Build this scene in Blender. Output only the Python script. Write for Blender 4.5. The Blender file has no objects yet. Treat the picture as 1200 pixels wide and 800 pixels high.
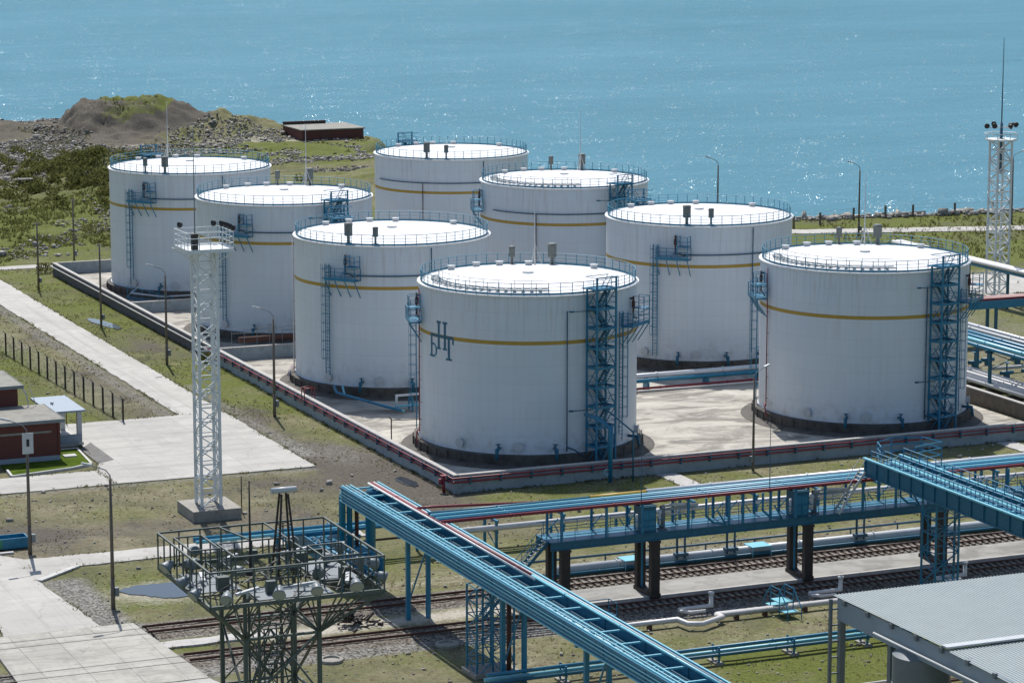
import bpy, math, random
import numpy as np
from mathutils import Vector, Matrix
R = random.Random(7)
rad = math.radians
sc = bpy.context.scene
COL = sc.collection

# ------------------------------------------------------------------ helpers
class MB:
    """collects shapes given in metres on the site grid; verts are kept relative to origin o"""
    def __init__(s, o=(0, 0, 0)):
        s.o = Vector(o); s.v = []; s.f = []; s.mi = []; s.sm = []; s.m = 0
    def face(s, idx, smooth=False):
        s.f.append(tuple(idx)); s.mi.append(s.m); s.sm.append(smooth)
    def add(s, pts):
        b = len(s.v)
        for p in pts: s.v.append(tuple(Vector(p) - s.o))
        return b
    def box(s, c, d, rz=0.0):
        hx, hy, hz = d[0] / 2, d[1] / 2, d[2] / 2
        cs, sn = math.cos(rz), math.sin(rz)
        P = []
        for z in (-hz, hz):
            for x, y in ((-hx, -hy), (hx, -hy), (hx, hy), (-hx, hy)):
                P.append((c[0] + x * cs - y * sn, c[1] + x * sn + y * cs, c[2] + z))
        b = s.add(P)
        for q in ((3, 2, 1, 0), (4, 5, 6, 7), (0, 1, 5, 4), (1, 2, 6, 5), (2, 3, 7, 6), (3, 0, 4, 7)):
            s.face([b + i for i in q])
        return s
    def bx(s, x0, x1, y0, y1, z0, z1):
        return s.box(((x0 + x1) / 2, (y0 + y1) / 2, (z0 + z1) / 2), (x1 - x0, y1 - y0, z1 - z0))
    def beam(s, p, q, w, h=None):
        h = h or w
        p, q = Vector(p), Vector(q); t = q - p
        if t.length < 1e-6: return s
        t.normalize()
        up = Vector((0, 0, 1)) if abs(t.z) < .95 else Vector((0, 1, 0))
        a = t.cross(up).normalized(); u = a.cross(t)
        a *= w / 2; u *= h / 2
        b = s.add([p - a - u, p + a - u, p + a + u, p - a + u, q - a - u, q + a - u, q + a + u, q - a + u])
        for k in ((0, 1, 2, 3), (7, 6, 5, 4), (0, 4, 5, 1), (1, 5, 6, 2), (2, 6, 7, 3), (3, 7, 4, 0)):
            s.face([b + i for i in k])
        return s
    def tube(s, path, r, n=8, r2=None, cap=True, closed=False):
        P = [Vector(p) for p in path]; m = len(P)
        ref = None; rings = []
        for i, p in enumerate(P):
            if closed:
                t = (P[(i + 1) % m] - P[i - 1])
            else:
                t = (P[min(i + 1, m - 1)] - p).normalized() + (p - P[max(i - 1, 0)]).normalized()
            t.normalize()
            if ref is None:
                ref = Vector((0, 0, 1)) if abs(t.z) < .9 else Vector((1, 0, 0))
            a = t.cross(ref)
            if a.length < 1e-4: a = t.orthogonal()
            a.normalize(); u = a.cross(t).normalized(); ref = u
            if abs(u.z) < .05 and abs(t.z) < .9: ref = Vector((0, 0, 1))
            rr = r if r2 is None else r + (r2 - r) * i / (m - 1)
            k = 1.0
            if 0 < i < m - 1 or closed:
                d1 = (p - P[i - 1]).normalized(); k = 1 / max(.6, abs(d1.dot(t)))
            rings.append(s.add([p + (a * math.cos(2 * math.pi * j / n) + u * math.sin(2 * math.pi * j / n)) * rr * k for j in range(n)]))
        for i in range(m if closed else m - 1):
            A, B = rings[i], rings[(i + 1) % m]
            for j in range(n):
                s.face((A + j, A + (j + 1) % n, B + (j + 1) % n, B + j), n > 5)
        if cap and not closed:
            s.face([rings[0] + j for j in range(n)][::-1]); s.face([rings[-1] + j for j in range(n)])
        return s
    def lathe(s, c, prof, n=32, smooth=True, a0=0.0):
        """prof: list of (r,z); separate rings per segment keep hard edges between bands"""
        c = Vector(c)
        for (r0, z0), (r1, z1) in zip(prof[:-1], prof[1:]):
            A = s.add([c + Vector((r0 * math.cos(a0 + 2 * math.pi * j / n), r0 * math.sin(a0 + 2 * math.pi * j / n), z0)) for j in range(n)])
            B = s.add([c + Vector((r1 * math.cos(a0 + 2 * math.pi * j / n), r1 * math.sin(a0 + 2 * math.pi * j / n), z1)) for j in range(n)])
            for j in range(n):
                k = (j + 1) % n
                if r1 < 1e-6: s.face((A + j, A + k, B + j), smooth)
                elif r0 < 1e-6: s.face((A + j, B + k, B + j), smooth)
                else: s.face((A + j, A + k, B + k, B + j), smooth)
        return s
    def poly(s, pts, z, z0=None):
        """flat polygon at height z, with skirt down to z0"""
        n = len(pts)
        area = sum(pts[i][0] * pts[(i + 1) % n][1] - pts[(i + 1) % n][0] * pts[i][1] for i in range(n))
        if area < 0: pts = pts[::-1]
        b = s.add([(p[0], p[1], z) for p in pts]); s.face(range(b, b + n))
        if z0 is not None:
            c = s.add([(p[0], p[1], z0) for p in pts])
            for i in range(n):
                k = (i + 1) % n
                s.face((c + i, c + k, b + k, b + i))
        return s
    def ball(s, c, r, n=10, sz=1.0):
        prof = [(r * math.sin(math.pi * i / (n // 2)), -r * sz * math.cos(math.pi * i / (n // 2))) for i in range(n // 2 + 1)]
        prof[0] = (0, -r * sz); prof[-1] = (0, r * sz)
        return s.lathe(c, prof, n)
    def mesh(s, name, mats):
        me = bpy.data.meshes.new(name)
        me.from_pydata(s.v, [], s.f)
        for m in (mats if isinstance(mats, (list, tuple)) else [mats]): me.materials.append(m)
        me.polygons.foreach_set('material_index', s.mi)
        me.polygons.foreach_set('use_smooth', s.sm)
        me.update()
        return me
    def build(s, name, mats, parent=None):
        o = bpy.data.objects.new(name, s.mesh(name, mats)); COL.objects.link(o)
        if parent is not None: o.parent = parent
        else: o.location = s.o
        return o

def link(name, me, parent):
    o = bpy.data.objects.new(name, me); COL.objects.link(o); o.parent = parent
    return o
def tag(o, label, cat, group=None):
    o['label'] = label; o['category'] = cat
    if group: o['group'] = group
    return o
def thing(name, label, cat, loc, group=None):
    o = bpy.data.objects.new(name, None); COL.objects.link(o)
    o.location = loc; o.empty_display_size = .3
    return tag(o, label, cat, group)
def struct(o): o['kind'] = 'structure'; return o
def stuff(o): o['kind'] = 'stuff'; return o
def dup(root, loc, label, rz=0.0):
    r = root.copy(); COL.objects.link(r); r.location = loc; r.rotation_euler = (0, 0, rz); r['label'] = label
    for ch in list(root.children):
        c = ch.copy(); COL.objects.link(c); c.parent = r
        for g in list(ch.children):
            d = g.copy(); COL.objects.link(d); d.parent = c
    return r
def pol(r, a, z, c=(0, 0)): return (c[0] + r * math.cos(rad(a)), c[1] + r * math.sin(rad(a)), z)

# ------------------------------------------------------------------ materials
def srgb(r, g, b):
    f = lambda c: ((c / 255 + .055) / 1.055) ** 2.4 if c > 10 else c / 255 / 12.92
    return (f(r), f(g), f(b), 1)
class NT:
    def __init__(s, name):
        s.mat = bpy.data.materials.new(name); s.mat.use_nodes = True
        s.t = s.mat.node_tree; s.t.nodes.clear()
        s.out = s.n('ShaderNodeOutputMaterial'); s.b = s.n('ShaderNodeBsdfPrincipled')
        s.l(s.b.outputs[0], s.out.inputs[0])
        s.co = s.n('ShaderNodeTexCoord').outputs['Object']
    def n(s, t, **k):
        x = s.t.nodes.new(t)
        for a, v in k.items(): setattr(x, a, v)
        return x
    def l(s, a, b): s.t.links.new(a, b)
    def noise(s, scale, detail=4, rough=.55, vec=None, dist=0.0, map3=None):
        x = s.n('ShaderNodeTexNoise'); x.inputs['Scale'].default_value = scale; x.inputs['Detail'].default_value = detail
        x.inputs['Roughness'].default_value = rough; x.inputs['Distortion'].default_value = dist
        v = vec or s.co
        if map3:
            m = s.n('ShaderNodeMapping'); m.inputs['Scale'].default_value = map3; s.l(v, m.inputs[0]); v = m.outputs[0]
        s.l(v, x.inputs['Vector'])
        return x.outputs['Fac']
    def ramp(s, fac, *stops):
        r = s.n('ShaderNodeValToRGB'); e = r.color_ramp.elements
        while len(e) < len(stops): e.new(.5)
        for k, (p, c) in zip(e, stops):
            k.position = p; k.color = c if isinstance(c, tuple) else (c, c, c, 1)
        s.l(fac, r.inputs[0]); return r.outputs[0]
    def mix(s, fac, a, b, mode='MIX'):
        m = s.n('ShaderNodeMix', data_type='RGBA', blend_type=mode)
        for v, k in ((fac, 0), (a, 6), (b, 7)):
            if hasattr(v, 'is_linked'): s.l(v, m.inputs[k])
            else: m.inputs[k].default_value = v
        return m.outputs[2]
    def math(s, op, a, b=0.0, clamp=False):
        m = s.n('ShaderNodeMath', operation=op); m.use_clamp = clamp
        for v, k in ((a, 0), (b, 1)):
            if hasattr(v, 'is_linked'): s.l(v, m.inputs[k])
            else: m.inputs[k].default_value = v
        return m.outputs[0]
    def attr(s, name):
        a = s.n('ShaderNodeAttribute'); a.attribute_name = name; return a.outputs['Fac']
    def sep(s, vec=None):
        x = s.n('ShaderNodeSeparateXYZ'); s.l(vec or s.co, x.inputs[0]); return x.outputs
    def bump(s, h, dist=.02, strength=1.0):
        b = s.n('ShaderNodeBump'); b.inputs['Distance'].default_value = dist; b.inputs['Strength'].default_value = strength
        s.l(h, b.inputs['Height']); s.l(b.outputs[0], s.b.inputs['Normal'])
    def fin(s, col, rough=.5, metal=0.0, spec=.5):
        if hasattr(col, 'is_linked'): s.l(col, s.b.inputs['Base Color'])
        else: s.b.inputs['Base Color'].default_value = col
        if hasattr(rough, 'is_linked'): s.l(rough, s.b.inputs['Roughness'])
        else: s.b.inputs['Roughness'].default_value = rough
        s.b.inputs['Metallic'].default_value = metal
        s.b.inputs['Specular IOR Level'].default_value = spec
        return s.mat
def scale(c, k): return (c[0] * k, c[1] * k, c[2] * k, 1)
def paint(name, c, rough=.45, var=.25, sc_=1.3, dirt=(.10, .075, .05, 1), dirty=.25, metal=0.0, bump=.0, spec=.5):
    m = NT(name)
    col = m.mix(m.noise(sc_, 5, .6), scale(c, 1 - var), scale(c, 1 + var * .6))
    if dirty:
        d = m.ramp(m.noise(sc_ * 2.7, 6, .7), (.55, 0.0), (.78, 1.0))
        col = m.mix(m.math('MULTIPLY', d, dirty), col, dirt)
    if bump: m.bump(m.noise(sc_ * 12, 4), bump)
    return m.fin(col, rough, metal, spec)

def tank_white():
    m = NT('tank_white_paint')
    x, y, z = m.sep()
    ang = m.math('ARCTAN2', y, x)
    streak = m.noise(1.0, 5, .65, map3=(2.2, 2.2, .09))
    cloud = m.noise(.22, 4, .6)
    col = m.mix(m.ramp(streak, (.35, 0.0), (.75, 1.0)), (.68, .715, .745, 1), (.60, .62, .635, 1))
    col = m.mix(m.ramp(cloud, (.35, 0.0), (.7, 1.0)), col, (.62, .675, .72, 1))
    # plate courses every 1.65 m: each course and each plate takes paint a little differently
    cz = m.math('DIVIDE', m.math('SUBTRACT', z, 1.2), 1.65)
    course = m.math('FLOOR', cz)
    pa = m.math('FLOOR', m.math('ADD', m.math('MULTIPLY', ang, 1.75), m.math('MULTIPLY', course, .37)))
    wn = m.n('ShaderNodeTexWhiteNoise', noise_dimensions='2D')
    cb = m.n('ShaderNodeCombineXYZ'); m.l(course, cb.inputs[0]); m.l(pa, cb.inputs[1]); m.l(cb.outputs[0], wn.inputs['Vector'])
    col = m.mix(m.math('MULTIPLY', wn.outputs['Value'], .17), col, (.50, .54, .57, 1))
    seam = m.math('LESS_THAN', m.math('FRACT', cz), .025)
    col = m.mix(m.math('MULTIPLY', seam, .22), col, (.36, .35, .33, 1))
    # grime and rust under the eave, splash at the foot
    g = m.math('MULTIPLY', m.ramp(m.noise(1.0, 6, .7, map3=(3.5, 3.5, .18)), (.5, 0.0), (.72, 1.0)), m.ramp(m.math('DIVIDE', z, 16.0), (.55, 0.0), (.99, .6)))
    col = m.mix(g, col, (.42, .36, .31, 1))
    g2 = m.math('MULTIPLY', m.ramp(m.noise(.9, 6, .7), (.48, 0.0), (.68, 1.0)), m.ramp(m.math('DIVIDE', z, 16.0), (.09, .55), (.28, 0.0)))
    col = m.mix(g2, col, (.40, .36, .31, 1))
    spot = m.ramp(m.noise(2.3, 3, .5), (.74, 0.0), (.79, .7))
    col = m.mix(spot, col, (.45, .40, .36, 1))
    m.bump(m.noise(.5, 3), .03, .5)
    return m.fin(col, .42)

def roof_white():
    m = NT('tank_roof_paint')
    col = m.mix(m.ramp(m.noise(.5, 5, .65), (.4, 0.0), (.75, 1.0)), (.80, .80, .79, 1), (.66, .65, .63, 1))
    sp = m.ramp(m.noise(1.7, 6, .7), (.64, 0.0), (.74, .6))
    col = m.mix(sp, col, (.40, .36, .32, 1))
    return m.fin(col, .45)

def concrete(name, c, joint=None, stain=.35, sc_=.35, bump=.01, rough=.85, jw=.03, crack=0, track=(1, .05, 1), oil=0):
    m = NT(name)
    col = m.mix(m.noise(sc_, 6, .65), scale(c, .80), scale(c, 1.12))
    d = m.ramp(m.noise(sc_ * 1.7, 7, .72, dist=.6), (.47, 0.0), (.60, 1.0))
    col = m.mix(m.math('MULTIPLY', d, stain), col, scale(c, .38))
    col = m.mix(m.math('MULTIPLY', m.ramp(m.noise(7, 3, .7), (.45, 0.0), (.8, 1.0)), .25), col, scale(c, .62))
    if joint:
        x, y, z = m.sep()
        fx = m.math('FLOOR', m.math('DIVIDE', x, joint[0])); fy = m.math('FLOOR', m.math('DIVIDE', y, joint[1]))
        wn = m.n('ShaderNodeTexWhiteNoise', noise_dimensions='2D')
        cb = m.n('ShaderNodeCombineXYZ'); m.l(fx, cb.inputs[0]); m.l(fy, cb.inputs[1]); m.l(cb.outputs[0], wn.inputs['Vector'])
        col = m.mix(m.math('MULTIPLY', wn.outputs['Value'], .28), col, scale(c, .7))
        jx = m.math('LESS_THAN', m.math('FRACT', m.math('DIVIDE', x, joint[0])), jw / joint[0])
        jy = m.math('LESS_THAN', m.math('FRACT', m.math('DIVIDE', y, joint[1])), jw / joint[1])
        j = m.math('MAXIMUM', jx, jy)
        j = m.math('MULTIPLY', j, m.ramp(m.noise(.9, 3), (.3, .2), (.6, .75)))
        col = m.mix(j, col, (.10, .095, .08, 1))
    if crack:
        wv = m.n('ShaderNodeTexVoronoi', feature='DISTANCE_TO_EDGE'); wv.inputs['Scale'].default_value = crack
        dv = m.n('ShaderNodeVectorMath', operation='ADD'); nt = m.n('ShaderNodeTexNoise'); nt.inputs['Scale'].default_value = .9; nt.inputs['Detail'].default_value = 4; m.l(m.co, nt.inputs['Vector']); m.l(m.co, dv.inputs[0]); m.l(nt.outputs['Color'], dv.inputs[1]); m.l(dv.outputs[0], wv.inputs['Vector'])
        k = m.math('MULTIPLY', m.math('LESS_THAN', wv.outputs['Distance'], .0045), m.ramp(m.noise(.12, 3), (.47, 0.0), (.57, .5)))
        col = m.mix(k, col, (.12, .11, .09, 1))
        # worn wheel tracks and patched slabs
        tr = m.ramp(m.noise(1.0, 4, .6, map3=track), (.50, 0.0), (.62, .35)); col = m.mix(tr, col, scale(c, .55))
        if oil:
            ol = m.ramp(m.noise(.16, 7, .62, dist=1.2, map3=(.6, 1.4, 1)), (.51, 0.0), (.60, oil)); col = m.mix(ol, col, (.13, .12, .10, 1))
        pt = m.ramp(m.noise(.09, 2, .4), (.56, 0.0), (.575, .28)); col = m.mix(pt, col, scale(c, .62))
    m.bump(m.noise(9, 5, .7), bump)
    return m.fin(col, rough)

def ground_mat():
    m = NT('ground_soil_and_grass')
    # dry turf / green turf / bare soil / gravel / pale sand, placed by the painted weights and broken up by noise
    n1 = m.noise(.16, 7, .68); n2 = m.noise(.75, 8, .74); n3 = m.noise(2.6, 8, .78); n4 = m.noise(7.5, 5, .75)
    fine = m.mix(.5, n3, n4)
    dry = m.mix(m.ramp(fine, (.38, 0.0), (.60, 1.0)), (.10, .087, .052, 1), (.34, .30, .205, 1))
    dry = m.mix(m.ramp(n2, (.50, 0.0), (.60, .8)), dry, (.42, .375, .28, 1))
    dry = m.mix(m.ramp(n2, (.40, .75), (.47, 0.0)), dry, (.13, .105, .06, 1))
    green = m.mix(m.ramp(fine, (.38, 0.0), (.60, 1.0)), (.042, .060, .012, 1), (.185, .205, .045, 1))
    soil = m.mix(m.ramp(fine, (.36, 0.0), (.62, 1.0)), (.050, .044, .035, 1), (.175, .155, .128, 1))
    gv = m.n('ShaderNodeTexVoronoi'); gv.inputs['Scale'].default_value = 6.5; m.l(m.co, gv.inputs['Vector'])
    sepv = m.n('ShaderNodeSeparateColor'); m.l(gv.outputs['Color'], sepv.inputs[0])
    grav = m.mix(m.ramp(sepv.outputs[0], (.15, 0.0), (.95, 1.0)), (.085, .08, .07, 1), (.36, .34, .31, 1))
    sand = m.mix(m.ramp(n3, (.3, 0.0), (.7, 1.0)), (.36, .32, .26, 1), (.62, .58, .50, 1))
    def w(name, nz, gain=3.0):
        a = m.math('ADD', m.math('MULTIPLY', m.math('SUBTRACT', nz, .5), gain), m.math('SUBTRACT', m.math('MULTIPLY', m.attr(name), 2.0), .5))
        return m.math('MULTIPLY', a, 1.0, True)
    col = m.mix(w('green', m.mix(.55, n1, n2), 5.0), dry, green)
    col = m.mix(w('soil', m.mix(.5, n1, n2), 5.0), col, soil)
    col = m.mix(w('gravel', m.mix(.6, n2, n3), 2.2), col, grav)
    col = m.mix(w('sand', m.mix(.5, n2, n3), 3.2), col, sand)
    col = m.mix(m.math('MULTIPLY', m.ramp(n4, (.5, 0.0), (.64, 1.0)), .5), col, m.mix(1.0, col, (.5, .5, .46, 1), 'MULTIPLY'))
    m.bump(m.math('ADD', m.math('MULTIPLY', n4, .5), n3), .12, .9)
    return m.fin(col, .95, spec=.15)

def water_mat():
    m = NT('sea_water')
    g = m.n('ShaderNodeNewGeometry').outputs['Position']
    w1 = m.noise(.06, 4, .6, vec=g, map3=(1.0, 1.6, 1)); w2 = m.noise(.8, 3, .55, vec=g); w3 = m.noise(2.6, 2, .5, vec=g)
    big = m.noise(.004, 5, .6, vec=g, map3=(1.0, 2.5, 1)); mid = m.noise(.03, 4, .6, vec=g, map3=(1.0, 3.0, 1))
    col = m.mix(m.ramp(big, (.3, 0.0), (.7, 1.0)), (.080, .205, .268, 1), (.104, .246, .322, 1))
    col = m.mix(m.math('MULTIPLY', m.ramp(mid, (.4, 0.0), (.7, 1.0)), .22), col, (.062, .178, .238, 1))
    def slopes(sc_, k):
        t = m.n('ShaderNodeTexNoise'); t.inputs['Scale'].default_value = sc_; t.inputs['Detail'].default_value = 2; m.l(g, t.inputs['Vector'])
        v = m.n('ShaderNodeVectorMath', operation='SUBTRACT'); m.l(t.outputs['Color'], v.inputs[0]); v.inputs[1].default_value = (.5, .5, .5)
        w = m.n('ShaderNodeVectorMath', operation='MULTIPLY'); m.l(v.outputs[0], w.inputs[0]); w.inputs[1].default_value = (k, k, 0); return w.outputs[0]
    def vadd(a, b):
        v = m.n('ShaderNodeVectorMath', operation='ADD')
        for q, i in ((a, 0), (b, 1)):
            if hasattr(q, 'is_linked'): m.l(q, v.inputs[i])
            else: v.inputs[i].default_value = q
        return v.outputs[0]
    nv = vadd(vadd(slopes(2.6, 2.08), slopes(.10, .55)), (0, 0, 1))
    nn = m.n('ShaderNodeVectorMath', operation='NORMALIZE'); m.l(nv, nn.inputs[0])
    bm = m.n('ShaderNodeBump'); bm.inputs['Distance'].default_value = 1.0; m.l(m.math('ADD', m.math('MULTIPLY', w1, .9), m.math('MULTIPLY', w2, .35)), bm.inputs['Height'])
    d = m.n('ShaderNodeBsdfDiffuse'); m.l(col, d.inputs[0]); gl = m.n('ShaderNodeBsdfGlossy'); gl.inputs['Roughness'].default_value = .13; gl.inputs[0].default_value = (.9, .95, 1, 1)
    m.l(nn.outputs[0], gl.inputs['Normal']); m.l(bm.outputs[0], d.inputs['Normal'])
    mx = m.n('ShaderNodeMixShader'); mx.inputs[0].default_value = .065; m.l(d.outputs[0], mx.inputs[1]); m.l(gl.outputs[0], mx.inputs[2])
    m.t.nodes.remove(m.b); m.l(mx.outputs[0], m.out.inputs[0])
    return m.mat

def puddle_mat():
    m = NT('standing_water')
    m.bump(m.noise(3, 2), .003, .5); m.b.inputs['IOR'].default_value = 1.333
    return m.fin((.045, .055, .065, 1), .04)

def brick_mat():
    m = NT('red_brick')
    b = m.n('ShaderNodeTexBrick'); b.inputs['Scale'].default_value = 1.0
    b.inputs['Brick Width'].default_value = .26; b.inputs['Row Height'].default_value = .085; b.inputs['Mortar Size'].default_value = .010
    b.inputs['Color1'].default_value = (.16, .035, .025, 1); b.inputs['Color2'].default_value = (.10, .025, .02, 1); b.inputs['Mortar'].default_value = (.13, .07, .055, 1)
    x, y, z = m.sep(); cb = m.n('ShaderNodeCombineXYZ'); m.l(m.math('ADD', x, y), cb.inputs[0]); m.l(z, cb.inputs[1]); m.l(cb.outputs[0], b.inputs['Vector'])
    col = m.mix(m.math('MULTIPLY', m.noise(.8, 5), .5), b.outputs['Color'], (.07, .03, .028, 1))
    return m.fin(col, .85)

def leaf_mat(name, a, b, tr=.5):
    m = NT(name)
    oi = m.noise(.6, 4, .7)
    col = m.mix(m.ramp(oi, (.35, 0.0), (.65, 1.0)), a, b)
    d = m.n('ShaderNodeBsdfDiffuse'); t = m.n('ShaderNodeBsdfTranslucent'); m.l(col, d.inputs[0]); m.l(col, t.inputs[0])
    mx = m.n('ShaderNodeMixShader'); mx.inputs[0].default_value = tr; m.l(d.outputs[0], mx.inputs[1]); m.l(t.outputs[0], mx.inputs[2])
    m.t.nodes.remove(m.b); m.l(mx.outputs[0], m.out.inputs[0]); return m.mat

def rock_mat():
    m = NT('broken_rubble')
    v = m.noise(.9, 3, .6)
    col = m.mix(m.ramp(v, (.35, 0.0), (.68, 1.0)), (.13, .12, .105, 1), (.44, .41, .36, 1))
    return m.fin(col, .9)

M = {}
M['white'] = tank_white(); M['roof'] = roof_white()
M['band'] = paint('ochre_band_paint', (.44, .275, .038, 1), .5, .25, 2.0, dirty=.4)
M['blue'] = paint('blue_steel_paint', (.013, .19, .32, 1), .40, .45, 3.0, dirt=(.17, .10, .06, 1), dirty=.55)
M['dkblue'] = paint('dark_and_shaded_blue_paint', (.009, .120, .195, 1), .48, .45, 3.0, dirt=(.13, .08, .05, 1), dirty=.5)  # dark blue; also the shaded tone of the gantry girder sides
M['cyan'] = paint('pale_blue_and_highlight_paint', (.20, .54, .64, 1), .4, .25, 2.0, dirty=.3)  # pale blue; also paints the sun highlights onto the bridge edges
M['navy'] = paint('emblem_blue_paint', (.075, .28, .41, 1), .5, .3, 3.0, dirt=(.5, .52, .55, 1), dirty=.4)
M['grey'] = paint('grey_steel_paint', (.17, .20, .215, 1), .5, .25, 1.2, dirty=.25)
M['pale'] = paint('pale_steel_paint', (.50, .52, .53, 1), .45, .2, 1.2, dirty=.3)
M['galv'] = paint('white_mast_paint', (.66, .69, .69, 1), .45, .2, 2.0, dirty=.22)
M['vent'] = paint('weathered_vent', (.15, .165, .155, 1), .6, .35, 2.5, dirty=.4)
M['green'] = paint('grey_green_steel_paint', (.075, .10, .092, 1), .5, .35, 2.5, dirty=.4)
M['rail_steel'] = paint('railing_steel', (.035, .105, .16, 1), .5, .3, 2.0, dirty=.2)
M['rail_blue'] = paint('railing_blue_paint', (.035, .215, .32, 1), .5, .3, 2.0, dirty=.2)
M['silver'] = paint('silver_insulation', (.62, .64, .66, 1), .38, .18, 1.4, dirty=.3, metal=.25)
M['red'] = paint('red_pipe_paint', (.235, .026, .036, 1), .5, .35, 1.5, dirty=.45)
M['rust'] = paint('rusty_steel', (.095, .038, .026, 1), .7, .4, 2.5, dirty=.3)
M['brown'] = paint('tarred_column', (.040, .030, .026, 1), .7, .45, 1.2, dirt=(.17, .10, .06, 1), dirty=.5)
M['yellow'] = paint('yellow_pipe_paint', (.52, .33, .05, 1), .5, .2, 1.5, dirty=.2)
M['black'] = paint('black_rubber', (.02, .02, .022, 1), .6, .3)
M['whitepaint'] = paint('white_pipe_paint', (.68, .66, .65, 1), .45, .2, 1.1, dirt=(.2, .10, .06, 1), dirty=.45)
M['glass'] = paint('lamp_glass', (.30, .33, .33, 1), .12, .05, dirty=0)  # lens grey darkened to hold the shade on the downward-facing floodlights
M['window'] = paint('dark_window_glass', (.02, .025, .03, 1), .06, .1, dirty=0)
M['found'] = concrete('stained_foundation_concrete', (.105, .095, .082, 1), None, .7, .6)
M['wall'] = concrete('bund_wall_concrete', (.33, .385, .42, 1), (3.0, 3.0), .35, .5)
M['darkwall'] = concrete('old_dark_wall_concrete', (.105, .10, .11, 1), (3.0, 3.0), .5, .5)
M['pad2'] = concrete('brown_wall_concrete', (.20, .17, .14, 1), (2.0, 2.0), .5, .6)
M['coping'] = concrete('coping_concrete', (.50, .48, .45, 1), (2.0, 2.0), .2, .7)
M['road'] = concrete('road_concrete', (.485, .466, .425, 1), (6.0, 3.0), .2, .25, crack=.22, track=(1.2, .04, 1))
M['apron'] = concrete('apron_concrete', (.475, .458, .418, 1), (3.5, 6.0), .24, .22, crack=.2, track=(.06, .9, 1))
M['floor'] = concrete('bund_floor_concrete', (.50, .465, .40, 1), (5.0, 5.0), .85, .11, crack=.15, track=(.12, .2, 1), oil=.8)
M['slab'] = concrete('crossing_slab_concrete', (.45, .43, .375, 1), (3.0, 1.5), .35, .5, jw=.06, crack=.3, track=(.6, .1, 1), oil=.25)
M['platform'] = concrete('platform_concrete', (.36, .345, .315, 1), (6.0, 4.1), .55, .3, crack=.25, track=(.08, 1, 1), oil=.5)
M['kerb'] = concrete('kerb_stone', (.56, .55, .52, 1), None, .2, 1.0)
M['sleeper'] = concrete('sleeper_concrete', (.235, .20, .165, 1), None, .35, 2.0)
M['pole'] = concrete('pole_concrete', (.15, .13, .105, 1), None, .4, 1.0)
M['padc'] = concrete('pad_concrete', (.33, .31, .27, 1), None, .4, .8)
M['rooffelt'] = concrete('roofing_felt', (.27, .26, .225, 1), None, .4, .5)
M['asphalt'] = concrete('old_asphalt', (.16, .155, .145, 1), None, .4, .5)
M['ground'] = ground_mat(); M['sea'] = water_mat(); M['puddle'] = puddle_mat(); M['brick'] = brick_mat()
M['lawn'] = leaf_mat('lawn_grass', (.045, .075, .012, 1), (.095, .135, .022, 1), 0.0)
M['tuft'] = leaf_mat('meadow_grass', (.075, .085, .022, 1), (.21, .19, .09, 1))
M['bush'] = leaf_mat('bush_leaves', (.062, .074, .022, 1), (.175, .175, .062, 1))
M['rock'] = rock_mat()
M['sheetroof'] = paint('grey_green_sheet_roof', (.31, .355, .35, 1), .5, .14, .7, dirt=(.16, .17, .16, 1), dirty=.3)
M['cladding'] = paint('blue_grey_cladding', (.26, .32, .38, 1), .5, .12, .8, dirty=.12)

# ------------------------------------------------------------------ camera, light
CAMP = Vector((-92.77, -229.02, 56.18))
cd = bpy.data.cameras.new('camera'); cam = bpy.data.objects.new('camera', cd); COL.objects.link(cam)
cd.sensor_width = 36; cd.lens = 36 * 3320 / 1200; cd.clip_start = 1; cd.clip_end = 60000
cam.location = CAMP; cam.rotation_euler = (rad(90 - 9.76), 0, rad(-23.2)); sc.camera = cam
SUN_EL, SUN_AZ = 55.0, 79.5          # azimuth measured from +x towards +y
sd = Vector((math.cos(rad(SUN_EL)) * math.cos(rad(SUN_AZ)), math.cos(rad(SUN_EL)) * math.sin(rad(SUN_AZ)), math.sin(rad(SUN_EL))))
sl = bpy.data.lights.new('sun', 'SUN'); sl.energy = 4.5; sl.angle = rad(.53); sl.color = (1, .965, .91)
so = bpy.data.objects.new('sun', sl); COL.objects.link(so); so.rotation_euler = sd.to_track_quat('Z', 'Y').to_euler(); so.location = (0, 100, 120)
wd = bpy.data.worlds.new('World'); sc.world = wd; wd.use_nodes = True
bg = wd.node_tree.nodes['Background']; sk = wd.node_tree.nodes.new('ShaderNodeTexSky'); sk.sky_type = 'NISHITA'
sk.sun_disc = False; sk.sun_elevation = rad(SUN_EL); sk.sun_rotation = rad(90 - SUN_AZ); sk.air_density = 1.0; sk.dust_density = 1.0; sk.ozone_density = 1.5
wd.node_tree.links.new(sk.outputs[0], bg.inputs[0]); bg.inputs[1].default_value = .12
vs = sc.view_settings; vs.view_transform = 'Standard'; vs.look = 'None'; vs.exposure = .13; vs.gamma = 1; vs.use_curve_mapping = False
sc.cycles.use_denoising = True; sc.cycles.max_bounces = 6; sc.cycles.sample_clamp_indirect = 6

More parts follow.
